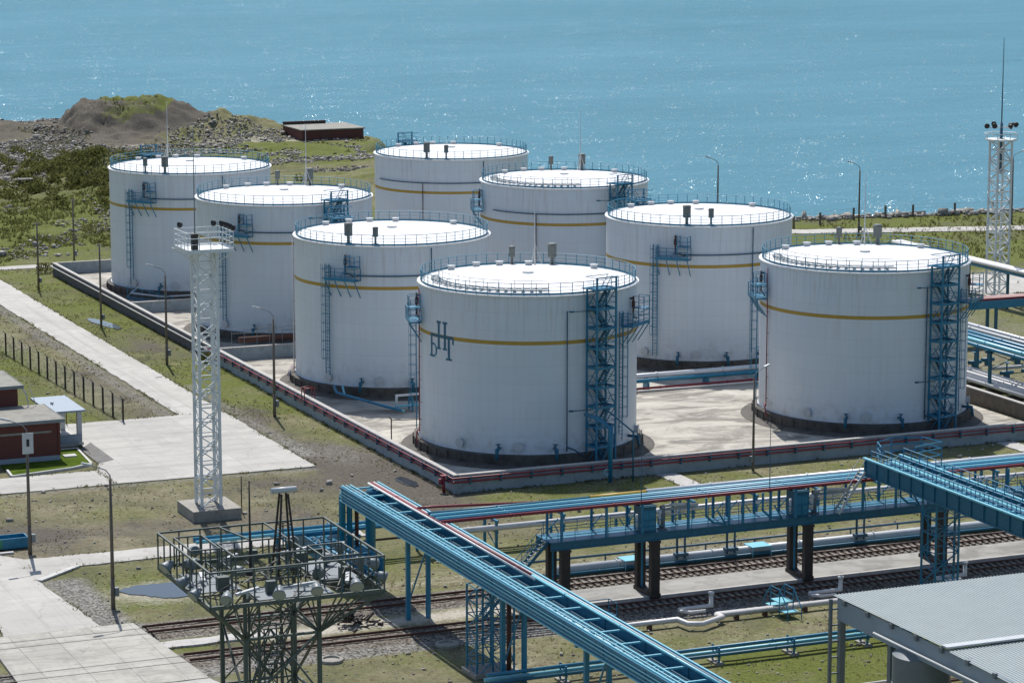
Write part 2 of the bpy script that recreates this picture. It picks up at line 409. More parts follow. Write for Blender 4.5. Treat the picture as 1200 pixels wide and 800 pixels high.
# ------------------------------------------------------------------ terrain
def vnoise(x, y, seed):
    xi = np.floor(x).astype(np.int64); yi = np.floor(y).astype(np.int64); fx = x - xi; fy = y - yi
    def hsh(a, b):
        h = (a * 374761393 + b * 668265263 + seed * 1274126177) & 0xffffffff
        h = ((h ^ (h >> 13)) * 1274126177) & 0xffffffff
        return ((h ^ (h >> 16)) & 0xffff) / 65535.0
    ux = fx * fx * (3 - 2 * fx); uy = fy * fy * (3 - 2 * fy)
    a, b, c, d = hsh(xi, yi), hsh(xi + 1, yi), hsh(xi, yi + 1), hsh(xi + 1, yi + 1)
    return (a * (1 - ux) + b * ux) * (1 - uy) + (c * (1 - ux) + d * ux) * uy
def fbm(x, y, s, seed, o=4):
    t = 0; amp = 1; tot = 0
    for i in range(o):
        t = t + amp * vnoise(x * s, y * s, seed + i); tot += amp; amp *= .55; s *= 2.03
    return t / tot
def sstep(a, b, x):
    t = np.clip((x - a) / (b - a), 0, 1); return t * t * (3 - 2 * t)
LAND = [(-500, -400), (900, -400), (900, 215), (420, 172), (158, 153), (128, 156.5), (114, 158.5), (103, 166), (97, 185), (94, 240), (96, 283), (108, 303), (102, 322), (93, 345), (84, 371), (62, 366), (44, 368), (20, 373), (-100, 392), (-500, 430)]
def land_dist(x, y):
    d = np.full(np.shape(x), 1e9); ins = np.zeros(np.shape(x), bool)
    for (ax, ay), (bx_, by_) in zip(LAND, LAND[1:] + LAND[:1]):
        ex, ey = bx_ - ax, by_ - ay
        t = np.clip(((x - ax) * ex + (y - ay) * ey) / (ex * ex + ey * ey), 0, 1)
        d = np.minimum(d, np.hypot(x - ax - t * ex, y - ay - t * ey))
        if ay != by_:
            c = ((ay > y) != (by_ > y)) & (x < (bx_ - ax) * (y - ay) / (by_ - ay) + ax); ins ^= c
    return np.where(ins, d, -d)
CR = np.array((math.cos(rad(23.2)), -math.sin(rad(23.2))))     # across and along the mound's long side
CF = np.array((math.sin(rad(23.2)), math.cos(rad(23.2))))
def terrain(x, y):
    x = np.asarray(x, float); y = np.asarray(y, float)
    d = land_dist(x, y) + (fbm(x, y, .12, 5) - .5) * 5
    wild = np.clip(sstep(154, 175, y) + sstep(80, 100, x) * sstep(-20, 30, y) * 0, 0, 1)
    z = wild * ((fbm(x, y, .045, 11) - .45) * 2.2 + (fbm(x, y, .35, 21) - .5) * .9 + (fbm(x, y, 1.1, 25, 2) - .5) * .45)
    z = z + (1 - wild) * (fbm(x, y, .25, 31) - .5) * .10
    # excavated spoil mound with a flat grassy top and gullied faces
    px, py = 62.5, 330.0
    u = (x - px) * CR[0] + (y - py) * CR[1]; v = (x - px) * CF[0] + (y - py) * CF[1]
    gul = (fbm(x, y, .42, 41, 5) - .5)
    rr = np.sqrt((u / 15.0) ** 2 + (v / 14.0) ** 2) + gul * .80 - .10 * np.exp(-((u + 9) / 4) ** 2) + .18 * np.exp(-((u + 2) / 3.0) ** 2) * (v < 0)
    z = z + 4.7 * (1 + .03 * np.clip(v, -9, 9)) * (1 - sstep(.40, 1.06, rr)) * (1 - .10 * np.clip(u / 10, -1, 1)) + (fbm(x, y, .8, 45, 3) - .5) * 1.6 * sstep(1.3, .6, rr)
    z = z + 3.2 * np.exp(-(((x - 81) / 15) ** 2 + ((y - 324) / 11) ** 2)) * (1 + gul) + 1.5 * np.exp(-((u / 25) ** 2 + ((v + 4) / 20) ** 2)) * (1 + 2 * gul)
    z = z + 2.0 * np.exp(-(((x - 30) / 16) ** 2 + ((y - 345) / 16) ** 2)) * (1 + gul)
    # shrub covered bank behind the far corner of the tank farm
    z = z + 4.6 * np.exp(-(((x - 37) / 11) ** 2 + ((y - 243) / 26) ** 2)) * (1 + gul * 1.2)
    # flats where the brick sheds and the hut stand
    for hx, hy, hr in ((97, 307, 13), (21, 244, 4)):
        k = np.exp(-(((x - hx) / hr) ** 2 + ((y - hy) / hr) ** 2) ** 2); z = z * (1 - k)
    fall = sstep(1.0, -6.0, d)
    return z * sstep(-1, 5, d) - fall * 9.0
def cells(*seg):
    out = []
    for a, b, st in seg: out += list(np.arange(a, b - 1e-6, st))
    return np.array(out + [seg[-1][1]])
gx = cells((-500, -140, 30), (-140, -70, 3.5), (-70, 60, .55), (60, 110, .8), (110, 180, 1.6), (180, 300, 8), (300, 900, 40))
gy = cells((-400, -130, 15), (-130, -70, 3), (-70, 45, .5), (45, 160, .8), (160, 220, 1.0), (220, 380, .9), (380, 450, 6))
GX, GY = np.meshgrid(gx, gy)
GZ = terrain(GX, GY)
nx, ny = len(gx), len(gy)
co = np.stack([GX.ravel(), GY.ravel(), GZ.ravel()], 1)
I = (np.arange(ny - 1)[:, None] * nx + np.arange(nx - 1)[None, :]).ravel()
quads = np.stack([I, I + 1, I + 1 + nx, I + nx], 1)
me = bpy.data.meshes.new('ground')
me.vertices.add(len(co)); me.vertices.foreach_set('co', co.ravel())
me.loops.add(quads.size); me.loops.foreach_set('vertex_index', quads.ravel().astype(np.int32))
me.polygons.add(len(quads)); me.polygons.foreach_set('loop_start', np.arange(0, quads.size, 4, dtype=np.int32))
me.polygons.foreach_set('loop_total', np.full(len(quads), 4, np.int32))
me.polygons.foreach_set('use_smooth', np.ones(len(quads), bool)); me.update(); me.validate()
def rect(x0, x1, y0, y1, soft=1.5):
    return sstep(x0 - soft, x0 + soft, GX) * sstep(x1 + soft, x1 - soft, GX) * sstep(y0 - soft, y0 + soft, GY) * sstep(y1 + soft, y1 - soft, GY)
def blob(x, y, a, b=None): return np.exp(-(((GX - x) / a) ** 2 + ((GY - y) / (b or a)) ** 2))
def along(p, q, w):
    ex, ey = q[0] - p[0], q[1] - p[1]; t = np.clip(((GX - p[0]) * ex + (GY - p[1]) * ey) / (ex * ex + ey * ey), 0, 1)
    return np.exp(-(np.hypot(GX - p[0] - t * ex, GY - p[1] - t * ey) / w) ** 2)
green = .52 + .35 * (fbm(GX, GY, .05, 63) - .5) + .36 * rect(-80, 60, 155, 235, 12) + .22 * rect(-8, 0, 40, 150) + .50 * rect(-60, -21, 46, 120, 3) + .55 * rect(60, 400, 100, 160, 6) + .35 * rect(60, 110, 262, 300, 8)
green += .45 * rect(-4, 40, -66, -55, 2) * fbm(GX, GY, .3, 3) * 1.6 + .10 * rect(-40, 60, -28, -2) - .15 * rect(-20, 70, -30, -24, 2) - .2 * rect(-60, -14, -12, 0, 2)
uu = (GX - 62.5) * CR[0] + (GY - 330) * CR[1]; vv = (GX - 62.5) * CF[0] + (GY - 330) * CF[1]
mtop = (np.sqrt((uu / 14.5) ** 2 + (vv / 14) ** 2) < .62)
mface = sstep(1.25, .9, np.sqrt((uu / 14.5) ** 2 + (vv / 14) ** 2))
green = green + .9 * mtop * (uu > -7)
soil = .10 + .25 * sstep(.5, .62, fbm(GX, GY, .07, 58)) + .85 * mface * (1 - 1.1 * mtop * (uu > -7)) + .62 * rect(-60, 62, 258, 372, 10) * (1 - .6 * rect(70, 110, 262, 330, 8)) + .95 * blob(-3.5, 6, 3.6, 16) + .5 * blob(-7, 24, 3, 10) + .35 * blob(-12, 8, 7, 4) + .6 * blob(-42, -1, 6, 3.5) + .25 * rect(-17, -12.8, 40, 130, 2) + .30 * blob(-6.5, 40, 4, 9) + .30 * blob(-4, 85, 2.5, 8) + .25 * rect(-40, -14, -9, 0, 2)
gravel = .02 + .95 * rect(-70, 80, -46.2, -40.3, .8) + .95 * rect(-70, 80, -36.3, -31.4, .8) + .65 * rect(-12, 80, -40.3, -36.3, .6) + .75 * rect(-42, -38.2, -32, -16, 1.2) + .55 * rect(-54, -47.5, -36, -24, 1.5) + .5 * rect(-54, -36, -60, -46, 1.5) + .5 * rect(-14.8, -12.8, 40, 150, .5) + .55 * rect(-7.9, -6.0, 20, 60, 1.0) + .5 * blob(-4, 20, 4, 8) + .5 * rect(-60, -8, 13.6, 15, .6) + .35 * rect(62, 100, 20, 80, 4)
sand = .02 + .75 * along((-30, -38.2), (-10, -38.0), 1.7) + .45 * along((-12, -38), (-4, -38), 1.2) + .85 * along((0, 235), (16, 245), 2.5) + .85 * along((16, 245), (32, 265), 2.5) + .5 * along((46, 300), (88, 305), 4) + (.25) * rect(-60, 60, 275, 372, 12) * fbm(GX, GY, .06, 77) + .30 * rect(-30, 20, -30, -26, 2) + .60 * blob(-34, -23, 5.2, 4.2) + .25 * along((-4, -1.2), (60, -1.2), .8) + .2 * rect(-12, 30, -54, -50, 2)
for nm, arr in (('green', green), ('soil', soil), ('gravel', gravel), ('sand', sand)):
    a = me.attributes.new(nm, 'FLOAT', 'POINT'); a.data.foreach_set('value', np.clip(arr, 0, 1.3).ravel().astype(np.float32))
me.materials.append(M['ground'])
g = bpy.data.objects.new('ground', me); COL.objects.link(g); struct(g)
b = MB((0, 0, -4)); N_ = 24
Rr = [0, 300, 900, 2500, 8000, 30000]
b.lathe((80, 200, -4), [(0, 0)] + [(r, 0) for r in Rr[1:]], 48, False); b.f = [f[::-1] for f in b.f]
s_ = b.build('sea', M['sea']); struct(s_)

def tz(x, y): return float(terrain(np.array([x]), np.array([y]))[0])

# flat sheets: roads, aprons, slabs
EDGES = []
def ragged(pts, j=.10):
    out = []
    for i in range(len(pts)):
        a, c = Vector(pts[i]), Vector(pts[(i + 1) % len(pts)]); n = max(1, int((c - a).length / .9)); EDGES.append((a, c)); nr = Vector((-(c - a).y, (c - a).x)).normalized()
        for k in range(n):
            p = a.lerp(c, k / n); out.append(tuple(p + nr * (R.uniform(-j, j) if k else 0)))
    return out
def sheet(name, pts, z, mat, z0=None):
    if name in ('road', 'concrete_apron', 'forecourt', 'coast_road', 'shore_road', 'footpath', 'gate_road', 'service_yard'): pts = ragged(pts)
    bb = MB((0, 0, 0)); bb.poly(pts, z, z0 if z0 is not None else z - .3); return struct(bb.build(name, mat))
sheet('road', [(-12.7, 43.6), (-8, 43.6), (-8, 151.4), (-13.1, 151.4)], .10, M['road'])
sheet('concrete_apron', [(-27.2, 21.3), (-27.2, 15.1), (-8.0, 15.1), (-8.0, 43.6), (-25.5, 43.4), (-25.5, 34), (-25.9, 31.2), (-26.2, 24.2)], .104, M['apron'])
sheet('forecourt', [(-70, 15.1), (-27.2, 15.1), (-27.2, 21.3), (-70, 21.3)], .10, M['apron'])
sheet('coast_road', [(-90, 151.8), (42, 151.0), (42, 154.0), (-90, 155.2)], .09, M['road'])
sheet('shore_road', [(96, 147.5), (115, 140.5), (141, 133.0), (170, 126), (230, 118), (230, 123), (170, 131), (141, 138.2), (115, 145.5), (96, 152.5)], .10, M['road'])
sheet('service_yard', [(84, 84), (118, 78), (150, 84), (150, 92), (112, 96), (88, 96)], .10, M['road'])
sheet('footpath', [(-44, -9.2), (-13, -9.4), (-13, -12.3), (-38, -12.9), (-42.2, -16.2), (-42, -12)], .104, M['apron'])
sheet('gate_road', [(-70, -6.6), (-43.2, -6.6), (-41.4, -9.0), (-42.0, -16.2), (-40.9, -31.4), (-48.2, -31.2), (-47.6, -24), (-52, -17), (-70, -15)], .10, M['road'])
sheet('level_crossing', [(-49.6, -31.45), (-38.6, -31.45), (-37.6, -47.2), (-50.2, -47.2)], .20, M['slab'])
sheet('gate_road', [(-50.2, -47.25), (-37.6, -47.25), (-35.5, -56), (-37, -75), (-53, -75)], .16, M['road'])
sheet('footpath', [(-38.2, -37.2), (-29.5, -37.0), (-29.5, -38.6), (-38.2, -38.8)], .16, M['coping'])
sheet('loading_platform', [(-11, -36.25), (36, -36.25), (36, -40.05), (-11, -40.05)], .34, M['platform'], -.1)
sheet('loading_platform', [(36.35, -36.25), (80, -36.25), (80, -40.05), (36.35, -40.05)], .34, M['platform'], -.1)
bb = MB()
for yc in (-34.0, -42.2):
    for q in (-.82, .70): bb.bx(-58, -37.75 if yc < -40 else -38.5, yc + q, yc + q + .14, .1, .206)
struct(bb.build('crossing_rail', M['brown']))
bb = MB(); bb.bx(-11, 80, -40.35, -40.07, -.1, .38); struct(bb.build('platform_kerb', M['coping']))
bb = MB(); bb.bx(-42.1, -41.9, -16.4, -7, 0, .12)
bb = MB(); bb.beam((-41.9, -16.3, .10), (-37.9, -12.85, .10), .5, .14); bb.beam((-70, -6.4, .10), (-41.6, -6.5, .10), .35, .16); struct(bb.build('kerb', M['kerb']))
# lawn island in front of the brick house with its kerb
LW = [(-60, 24.6), (-34.9, 24.2), (-35.1, 21.5), (-29.1, 22.9), (-27.0, 24.0), (-26.5, 31.3), (-29.0, 31.3), (-29.0, 27), (-60, 27)]
sheet('lawn', LW[1:7] + [(-29.0, 26.9), (-34.9, 26.9)], .16, M['lawn'])
bb = MB()
for p, q in zip(LW[1:6], LW[2:7]): bb.beam((p[0], p[1], .12), (q[0], q[1], .12), .22, .26)
struct(bb.build('lawn_kerb', M['kerb']))
sheet('paving_strip', [(-26.3, 24.0), (-24.5, 25.2), (-24.5, 33.8), (-26.2, 31.0)], .108, M['asphalt'])
sheet('tank_yard_floor', [(.2, .2), (64.2, .2), (64.2, 144.2), (.2, 144.2)], .10, M['floor'])
sheet('footpath', [(19.5, -.6), (21.5, -.6), (21.5, -9), (19.5, -9)], .09, M['coping'])
sheet('footpath', [(56, -.6), (58, -.6), (58, -10), (56, -10)], .09, M['coping'])
def puddle(pts, z):
    P = [Vector((*p, 0)) for p in pts]
    for _ in range(3):
        Q = []
        for i in range(len(P)): a, c = P[i], P[(i + 1) % len(P)]; Q += [a.lerp(c, .25), a.lerp(c, .75)]
        P = Q
    return sheet('puddle', [(p.x + R.uniform(-.10, .10), p.y + R.uniform(-.16, .16)) for p in P], z, M['puddle'], z - .1)
puddle([(-37.4, -21.5), (-35, -20.3), (-31.6, -20.8), (-30.4, -22.5), (-31.2, -25.2), (-33.9, -25.3), (-35.6, -23.6)], .055)
puddle([(-6.0, 106), (-5.0, 107), (-3.9, 103), (-3.4, 98), (-4.4, 97), (-5.4, 101)], .075)
puddle([(-3.4, 7), (-2.1, 8.5), (-1.7, 4.2), (-3.0, 3.2)], .07)

# ------------------------------------------------------------------ storage tanks
RT, Z0, Z1 = 10.46, 1.2, 16.05
CACHE = {}
def cached(key, make):
    if key not in CACHE: CACHE[key] = make()
    return CACHE[key]
def ringpts(r, a0, a1, z, n): return [pol(r, a0 + (a1 - a0) * i / n, z) for i in range(n + 1)]

def m_foundation():
    b = MB(); b.lathe((0, 0, 0), [(12.3, .09), (12.0, .2), (11.05, .34)], 44, False); b.lathe((0, 0, 0), [(11.05, .3), (11.05, 1.12), (10.0, 1.2)], 44, False)
    for i in range(44): b.beam(pol(11.06, i * 360 / 44, .05), pol(11.06, i * 360 / 44, 1.1), .16, .10)
    return b.mesh('foundation', M['found'])
def m_shell():
    b = MB(); b.lathe((0, 0, 0), [(RT + .10, Z0 - .02), (RT + .10, Z0 + .05), (RT, Z0 + .06)], 96)
    b.lathe((0, 0, 0), [(RT, Z0 + .06), (RT, Z1)], 128)
    return b.mesh('shell', M['white'])
def m_band():
    b = MB(); b.lathe((0, 0, 0), [(RT + .004, 11.48), (RT + .016, 11.49), (RT + .016, 11.83), (RT + .004, 11.84)], 128); return b.mesh('stripe', M['band'])
def m_roof():
    b = MB(); b.lathe((0, 0, 0), [(RT + .16, Z1 - .10), (RT + .16, Z1 + .03), (RT - .2, Z1 + .05)], 128)
    pr = [(RT - .2, Z1 + .05)] + [(r, Z1 + .05 + .62 * (1 - (r / RT) ** 1.6)) for r in (8.5, 6.5, 4.5, 2.5, 1.0, 0)]
    b.lathe((0, 0, 0), pr, 96)
    b.lathe((0, 0, 0), [(.55, Z1 + .66), (.55, Z1 + .85), (0, Z1 + .88)], 16)
    return b.mesh('roof', M['roof'])
def roofz(r): return Z1 + .05 + .62 * (1 - (r / RT) ** 1.6)
def m_railing():
    b = MB(); r = RT - .18
    for i in range(56):
        a = i * 360 / 56; b.beam(pol(r, a, Z1), pol(r, a, Z1 + 1.15), .055)
    for z, w in ((Z1 + 1.15, .032), (Z1 + .78, .022), (Z1 + .45, .022)):
        b.tube(ringpts(r, 0, 360 - 360 / 112, z, 111), w, 5, closed=True)
    b.lathe((0, 0, 0), [(r + .02, Z1 + .06), (r + .02, Z1 + .24)], 112); b.lathe((0, 0, 0), [(r - .01, Z1 + .24), (r - .01, Z1 + .06)], 112)
    return b.mesh('roof_railing', M['rail_blue'])
def m_vent(big):
    b = MB(); s = 1.0 if big else .68
    b.lathe((0, 0, 0), [(.17 * s, 0), (.17 * s, .75), (.42 * s, .80), (.46 * s, .95)], 12)
    b.lathe((0, 0, 0), [(.46 * s, .95), (.46 * s, .95 + 1.0 * s), (.54 * s, .96 + 1.0 * s), (.40 * s, 1.14 + 1.0 * s), (0, 1.2 + 1.0 * s)], 8, False)
    b.lathe((0, 0, 0), [(.36, 0), (.36, .08), (.17, .1)], 12)
    return b.mesh('vent', M['vent'])
def m_hatch():
    b = MB(); b.lathe((0, 0, 0), [(.34, 0), (.34, .34), (.42, .35), (.42, .45), (.0, .5)], 14); return b.mesh('roof_hatch', M['pale'])
def m_rod():
    b = MB(); b.tube([(0, 0, 0), (0, 0, 3.2), (0, 0, 7.6)], .085, 6, r2=.025)
    for a in (90, 210, 330): b.tube([pol(.75, a, 0), (0, 0, 2.1)], .04, 5)
    return b.mesh('lightning_rod', M['pale'])
def m_walkway():
    b = MB()
    for i in range(20):
        a = -205 + i * 5.2
        for r in (8.55, 9.25):
            b.beam(pol(r, a, roofz(r) + .18), pol(r, a + 5.2, roofz(r) + .18), .10, .10)
        b.beam(pol(8.55, a, roofz(8.55) + .2), pol(9.25, a, roofz(9.25) + .2), .3, .05)
        if i % 2 == 0: b.beam(pol(8.55, a, roofz(8.55)), pol(8.55, a, roofz(8.55) + .95), .035)
    b.tube(ringpts(8.55, -205, -101, roofz(8.55) + .95, 26), .022, 4)
    return b.mesh('roof_walkway', M['grey'])
# platform at the shell: local x runs outwards from the shell, y along it
def m_platform():
    b = MB(); z = 12.55; Y0, Y1 = -1.2, 2.6
    b.bx(.02, 1.25, Y0, Y1, z - .10, z)
    for y in (-1.1, .1, 1.3, 2.5):
        b.beam((1.2, y, z - .12), (.03, y, z - 1.9), .08); b.beam((1.2, y, z), (1.2, y, z + 1.2), .07)
    for y in (Y0 + .05, Y1 - .05):
        b.beam((.06, y, z), (.06, y, z + 1.2), .07)
        for q in (.6, 1.2): b.beam((.06, y, z + q), (1.2, y, z + q), .055)
    for q in (.4, .8, 1.2): b.beam((1.2, Y0, z + q), (1.2, Y1, z + q), .055)
    b.bx(1.2, 1.24, Y0, Y1, z, z + .22)
    b.bx(.02, 1.25, 1.25, 2.55, z + 1.35, z + 1.42)
    for y in (1.3, 2.5):
        for x in (.1, 1.2): b.beam((x, y, z + 1.2), (x, y, z + 2.5), .07)
        for q in (1.95, 2.5): b.beam((.1, y, z + q), (1.2, y, z + q), .05)
    for q in (1.95, 2.5): b.beam((1.2, 1.3, z + q), (1.2, 2.5, z + q), .05)
    for k in range(5): b.beam((.9 + .06 * k, .35 + .2 * k, z + .27 * k), (.35, .35 + .2 * k, z + .27 * k), .16, .04)
    return b.mesh('service_platform', M['blue'])
def m_foam():
    b = MB(); b.lathe((.34, .45, 13.0), [(.08, 0), (.08, 1.0), (.17, 1.1), (.17, 1.6), (.10, 1.75), (.10, 2.1)], 10); b.tube([(.34, .45, 14.9), (.02, .45, 14.9)], .10, 8)
    b.tube([(.34, .45, 13.1), (.34, 1.0, 13.1), (.2, 1.5, 12.75)], .05, 6)
    return b.mesh('foam_chamber', M['rust'])
def m_ladder():
    b = MB(); zt = 14.0; zb = 1.6
    for y in (-.27, .27): b.beam((.28, y, zb), (.28, y, zt), .07)
    k = zb + .3
    while k < zt: b.beam((.28, -.27, k), (.28, .27, k), .04); k += .36
    z = zb + 2.4
    for y in (-.40, 0, .40):
        b.beam((.98 if y == 0 else .80, y, z), (.98 if y == 0 else .80, y, zt), .035)
    while z < zt:
        b.tube([(.28, -.3, z), (.62, -.42, z), (.92, -.24, z), (1.0, 0, z), (.92, .24, z), (.62, .42, z), (.28, .3, z)], .022, 4); z += .95
    for z in (3, 7, 11): b.beam((0, 0, z), (.28, 0, z), .06)
    return b.mesh('caged_ladder', M['blue'])
LV = 1.85
def m_tower_frame():
    b = MB(); H = Z1 + .6
    X = (.25, 1.75); Y = (-1.12, 1.12)
    for x in X:
        for y in Y: b.beam((x, y, .1), (x, y, H + (1.1 if x > 1 else 0)), .15)
    b.bx(.0, 2.1, -1.4, 1.4, .0, .14)
    k = 0; z = LV
    while z < H + .1:
        for x in X: b.beam((x, -1.12, z), (x, 1.12, z), .12, .2)
        for y in Y: b.beam((.25, y, z), (1.75, y, z), .12, .2)
        for y in Y: b.beam((X[k % 2], y, z - LV), (X[(k + 1) % 2], y, z), .06)
        for q in (.55, 1.05): b.beam((1.75, -1.12, z + q), (1.75, 1.12, z + q), .05); b.beam((.25, -1.12, z + q), (1.75, -1.12, z + q), .04); b.beam((.25, 1.12, z + q), (1.75, 1.12, z + q), .04)
        if k % 2 == 0: b.beam((.0, 0, z), (.25, 0, z), .1)
        z += LV; k += 1
    b.bx(-.3, 1.95, -1.35, 1.35, H - .06, H + .02)
    for x in (.25, 1.75): b.beam((x, -1.35, H + 1.1), (x, 1.35, H + 1.1), .06)
    return b.mesh('stair_tower', M['blue'])
def m_landing():
    b = MB(); b.bx(.3, 1.72, -.36, .36, -.08, 0); b.bx(1.66, 1.72, -.36, .36, 0, .18)
    return b.mesh('landing', M['blue'])
def m_flight(sg):
    b = MB(); x = 1.35 if sg > 0 else .65
    A = Vector((x, -.62 * sg, 0)); B_ = Vector((x, .62 * sg, LV))
    for dx in (-.3, .3):
        b.beam(A + Vector((dx, 0, 0)), B_ + Vector((dx, 0, 0)), .06, .24); b.beam(A + Vector((dx, 0, 1.0)), B_ + Vector((dx, 0, 1.0)), .05)
    for i in range(8):
        p = A.lerp(B_, (i + .5) / 8); b.box((p.x, p.y, p.z + .04), (.58, .22, .03))
    return b.mesh('stair_flight', M['dkblue'])
def m_sprayarm():
    b = MB(); b.tube([(.9, 0, 0), (.9, -2.3, .12), (.9, -2.5, .12)], .05, 6); b.tube([(.9, -2.3, .12), (.9, -2.75, .16)], .10, 6)
    return b.mesh('spray_arm', M['dkblue'])

def put(name, key, make, root, loc=(0, 0, 0), a=0.0):
    o = link(name, cached(key, make), root); o.location = loc; o.rotation_euler = (0, 0, rad(a)); return o
def shell_part(name, key, make, root, a):         # a part whose local x points out of the shell at azimuth a
    return put(name, key, make, root, pol(RT, a, 0), a)

def tank(x, y, label, stair=None, plats=(), ring=None, risers=(), vents=(), rods=(), walkway=False):
    t = thing('storage_tank', label, 'storage tank', (x, y, 0), 'white storage tanks of the tank farm')
    put('foundation', 'fo', m_foundation, t, a=R.uniform(0, 8)); put('shell', 'sh', m_shell, t, a=R.uniform(0, 360))
    put('stripe', 'ba', m_band, t); rf = put('roof', 'ro', m_roof, t, a=R.uniform(0, 360)); put('roof_railing', 'rr', m_railing, t)
    for a, big in vents: put('vent', 'v%d' % big, lambda: m_vent(big), t, pol(9.55, a, roofz(9.55) - .03))
    for a in rods: put('lightning_rod', 'rod', m_rod, t, pol(8.6, a, roofz(8.6) - .02))
    for a, r in ((100, 9.2), (86, 8.4), (120, 9.3), (20, 8.9), (66, 7.6)): put('roof_hatch', 'ha', m_hatch, t, pol(r, a, roofz(r) - .03))
    if walkway: put('roof_walkway', 'ww', m_walkway, t)
    if stair is not None:
        s = shell_part('stair_tower', 'tf', m_tower_frame, t, stair)
        for k in range(9):
            sg = 1 if k % 2 == 0 else -1
            put('stair_flight', 'fl%d' % sg, lambda: m_flight(sg), s, (0, 0, .1 + LV * k))
            put('landing', 'la', m_landing, s, (0, .75 * sg, LV * (k + 1) - (.1 if k == 8 else 0)))
        for z in (14.6, 5.3): put('spray_arm', 'sa', m_sprayarm, s, (0, -.9, z))
    for a in plats:
        shell_part('caged_ladder', 'ld', m_ladder, t, a - 7)
        shell_part('service_platform', 'pf', m_platform, t, a + 1)
        shell_part('foam_chamber', 'fc', m_foam, t, a + 3)
    if ring:
        b = MB(); b.tube(ringpts(RT + .16, ring[0], ring[1], 12.95, 40), .075, 6)
        for i in range(9):
            a = ring[0] + (ring[1] - ring[0]) * (i + .5) / 9; b.beam(pol(RT, a, 12.95), pol(RT + .16, a, 12.95), .05)
        b.build('ring_pipe', M['rail_steel'], t)
    for a, zb, zt, m in risers:
        b = MB(); b.tube([pol(RT + .18, a, zb), pol(RT + .18, a, zt)], .055, 6)
        for z in np.arange(zb + .8, zt, 2.2): b.beam(pol(RT, a, z), pol(RT + .2, a, z), .05)
        if zb < 2: b.tube([pol(RT + .18, a, zb + .4), pol(RT + .6, a + 3, zb + .2), pol(RT + .9, a + 8, .9)], .075, 6)
        b.build('riser_pipe', M[m], t)
    # manholes and nozzles at the foot of the shell
    def mk_man():
        b = MB(); b.tube([(0, 0, 1.95), (.30, 0, 1.95)], .36, 14); b.tube([(.30, 0, 1.95), (.36, 0, 1.95)], .45, 14); return b.mesh('manhole', M['pale'])
    def mk_valve():
        b = MB(); b.tube([(0, 0, 1.75), (1.0, 0, 1.75), (1.15, 0, .85)], .14, 8); b.tube([(.55, 0, 1.45), (.55, 0, 2.17)], .09, 6); b.tube([(.55, 0, 2.17), (.55, 0, 2.21)], .26, 8); return b.mesh('outlet_valve', M['dkblue'])
    for a in (-150, -118, -62, -35): shell_part('manhole', 'mh', mk_man, t, a)
    for a in (-128, -100, -78, -48): shell_part('outlet_valve', 'ov', mk_valve, t, a)
    return t
TP = dict(T1=(14.27, 16.85), T2=(51.22, 16.77), T3=(14.21, 53.35), T4=(51.66, 54.41), T5=(14.59, 90.5), T6=(13.64, 125.95), T7=(52.22, 92.69), T8=(51.58, 128.85))
BACKV = ((52, True), (76, False))
T1 = tank(*TP['T1'], 'white tank with a blue monogram and a blue stair tower, nearest of the eight', -77, (-52, 163), None, ((-93.5, 1.4, 14.6, 'rail_steel'), (170, 1.6, 15.6, 'red')), BACKV, (62,), True)
T2 = tank(*TP['T2'], 'white tank with a blue stair tower and no monogram, beside the right-hand pipe racks', -77, (-52, 163), None, ((-85, 1.4, 14.6, 'rail_steel'), (176, 1.6, 15.6, 'red')), BACKV, (60,), True)
T3 = tank(*TP['T3'], 'white tank with thin red risers down its edge, just behind the monogram tank', 100, (-143, 60), (-133, -60), ((-88, 12.9, 15.8, 'rail_steel'), (158, 1.4, 15.6, 'red'), (161, 1.4, 15.6, 'whitepaint')), ((-139, True), (-121, False)), (), False)
T4 = tank(*TP['T4'], 'white tank with two grey rim vents, behind the silver and blue yard pipes', 100, (-136, 60), (-126, -40), ((-83, 2.0, 15.8, 'rail_steel'),), ((-125, True), (-109, False)), (), False)
T5 = tank(*TP['T5'], 'white tank with a tall white lightning rod, standing directly behind the white lattice mast', -77, (-143,), (-133, -60), (), BACKV, (53,), False)
T6 = tank(*TP['T6'], 'leftmost white tank, at the far corner of the concrete bund wall', 100, (-145,), (-135, -60), ((-84, 12.9, 15.8, 'rail_steel'),), ((-126, True), (-143, False)), (93,), False)
T7 = tank(*TP['T7'], 'white tank with a brown riser and a stair tower, just before the farthest tank', -77, (163,), (-170, -75), ((-133, 1.4, 13.0, 'rust'),), BACKV, (52,), True)
T8 = tank(*TP['T8'], 'farthest white tank, alone against the sea with two grey vents on its near rim', 100, (60,), (-178, -60), ((-133, 1.4, 13.0, 'rust'), (-88, 12.9, 15.8, 'rail_steel')), ((-132, True), (-116, False)), (), False)

# blue monogram painted as raised strips on the front of the nearest tank (u metres along the shell, z up)
b = MB()
def strip(u0, z0, u1, z1, w):
    n = max(1, int(abs(u1 - u0) / .3)); A0 = -174.0
    def P(u, z, r): return pol(RT + r, A0 + math.degrees(u / RT), z)
    L = math.hypot(u1 - u0, z1 - z0); ex, ez = (u1 - u0) / L, (z1 - z0) / L; px, pz = -ez * w / 2, ex * w / 2
    for i in range(n):
        ua, za = u0 + (u1 - u0) * i / n, z0 + (z1 - z0) * i / n; ub, zb = u0 + (u1 - u0) * (i + 1) / n, z0 + (z1 - z0) * (i + 1) / n
        Q = [(ua - px, za - pz), (ub - px, zb - pz), (ub + px, zb + pz), (ua + px, za + pz)]
        k = b.add([P(u, z, .022) for u, z in Q]); b.face((k, k + 1, k + 2, k + 3)); b.face((k + 3, k + 2, k + 1, k))
zc = 11.66
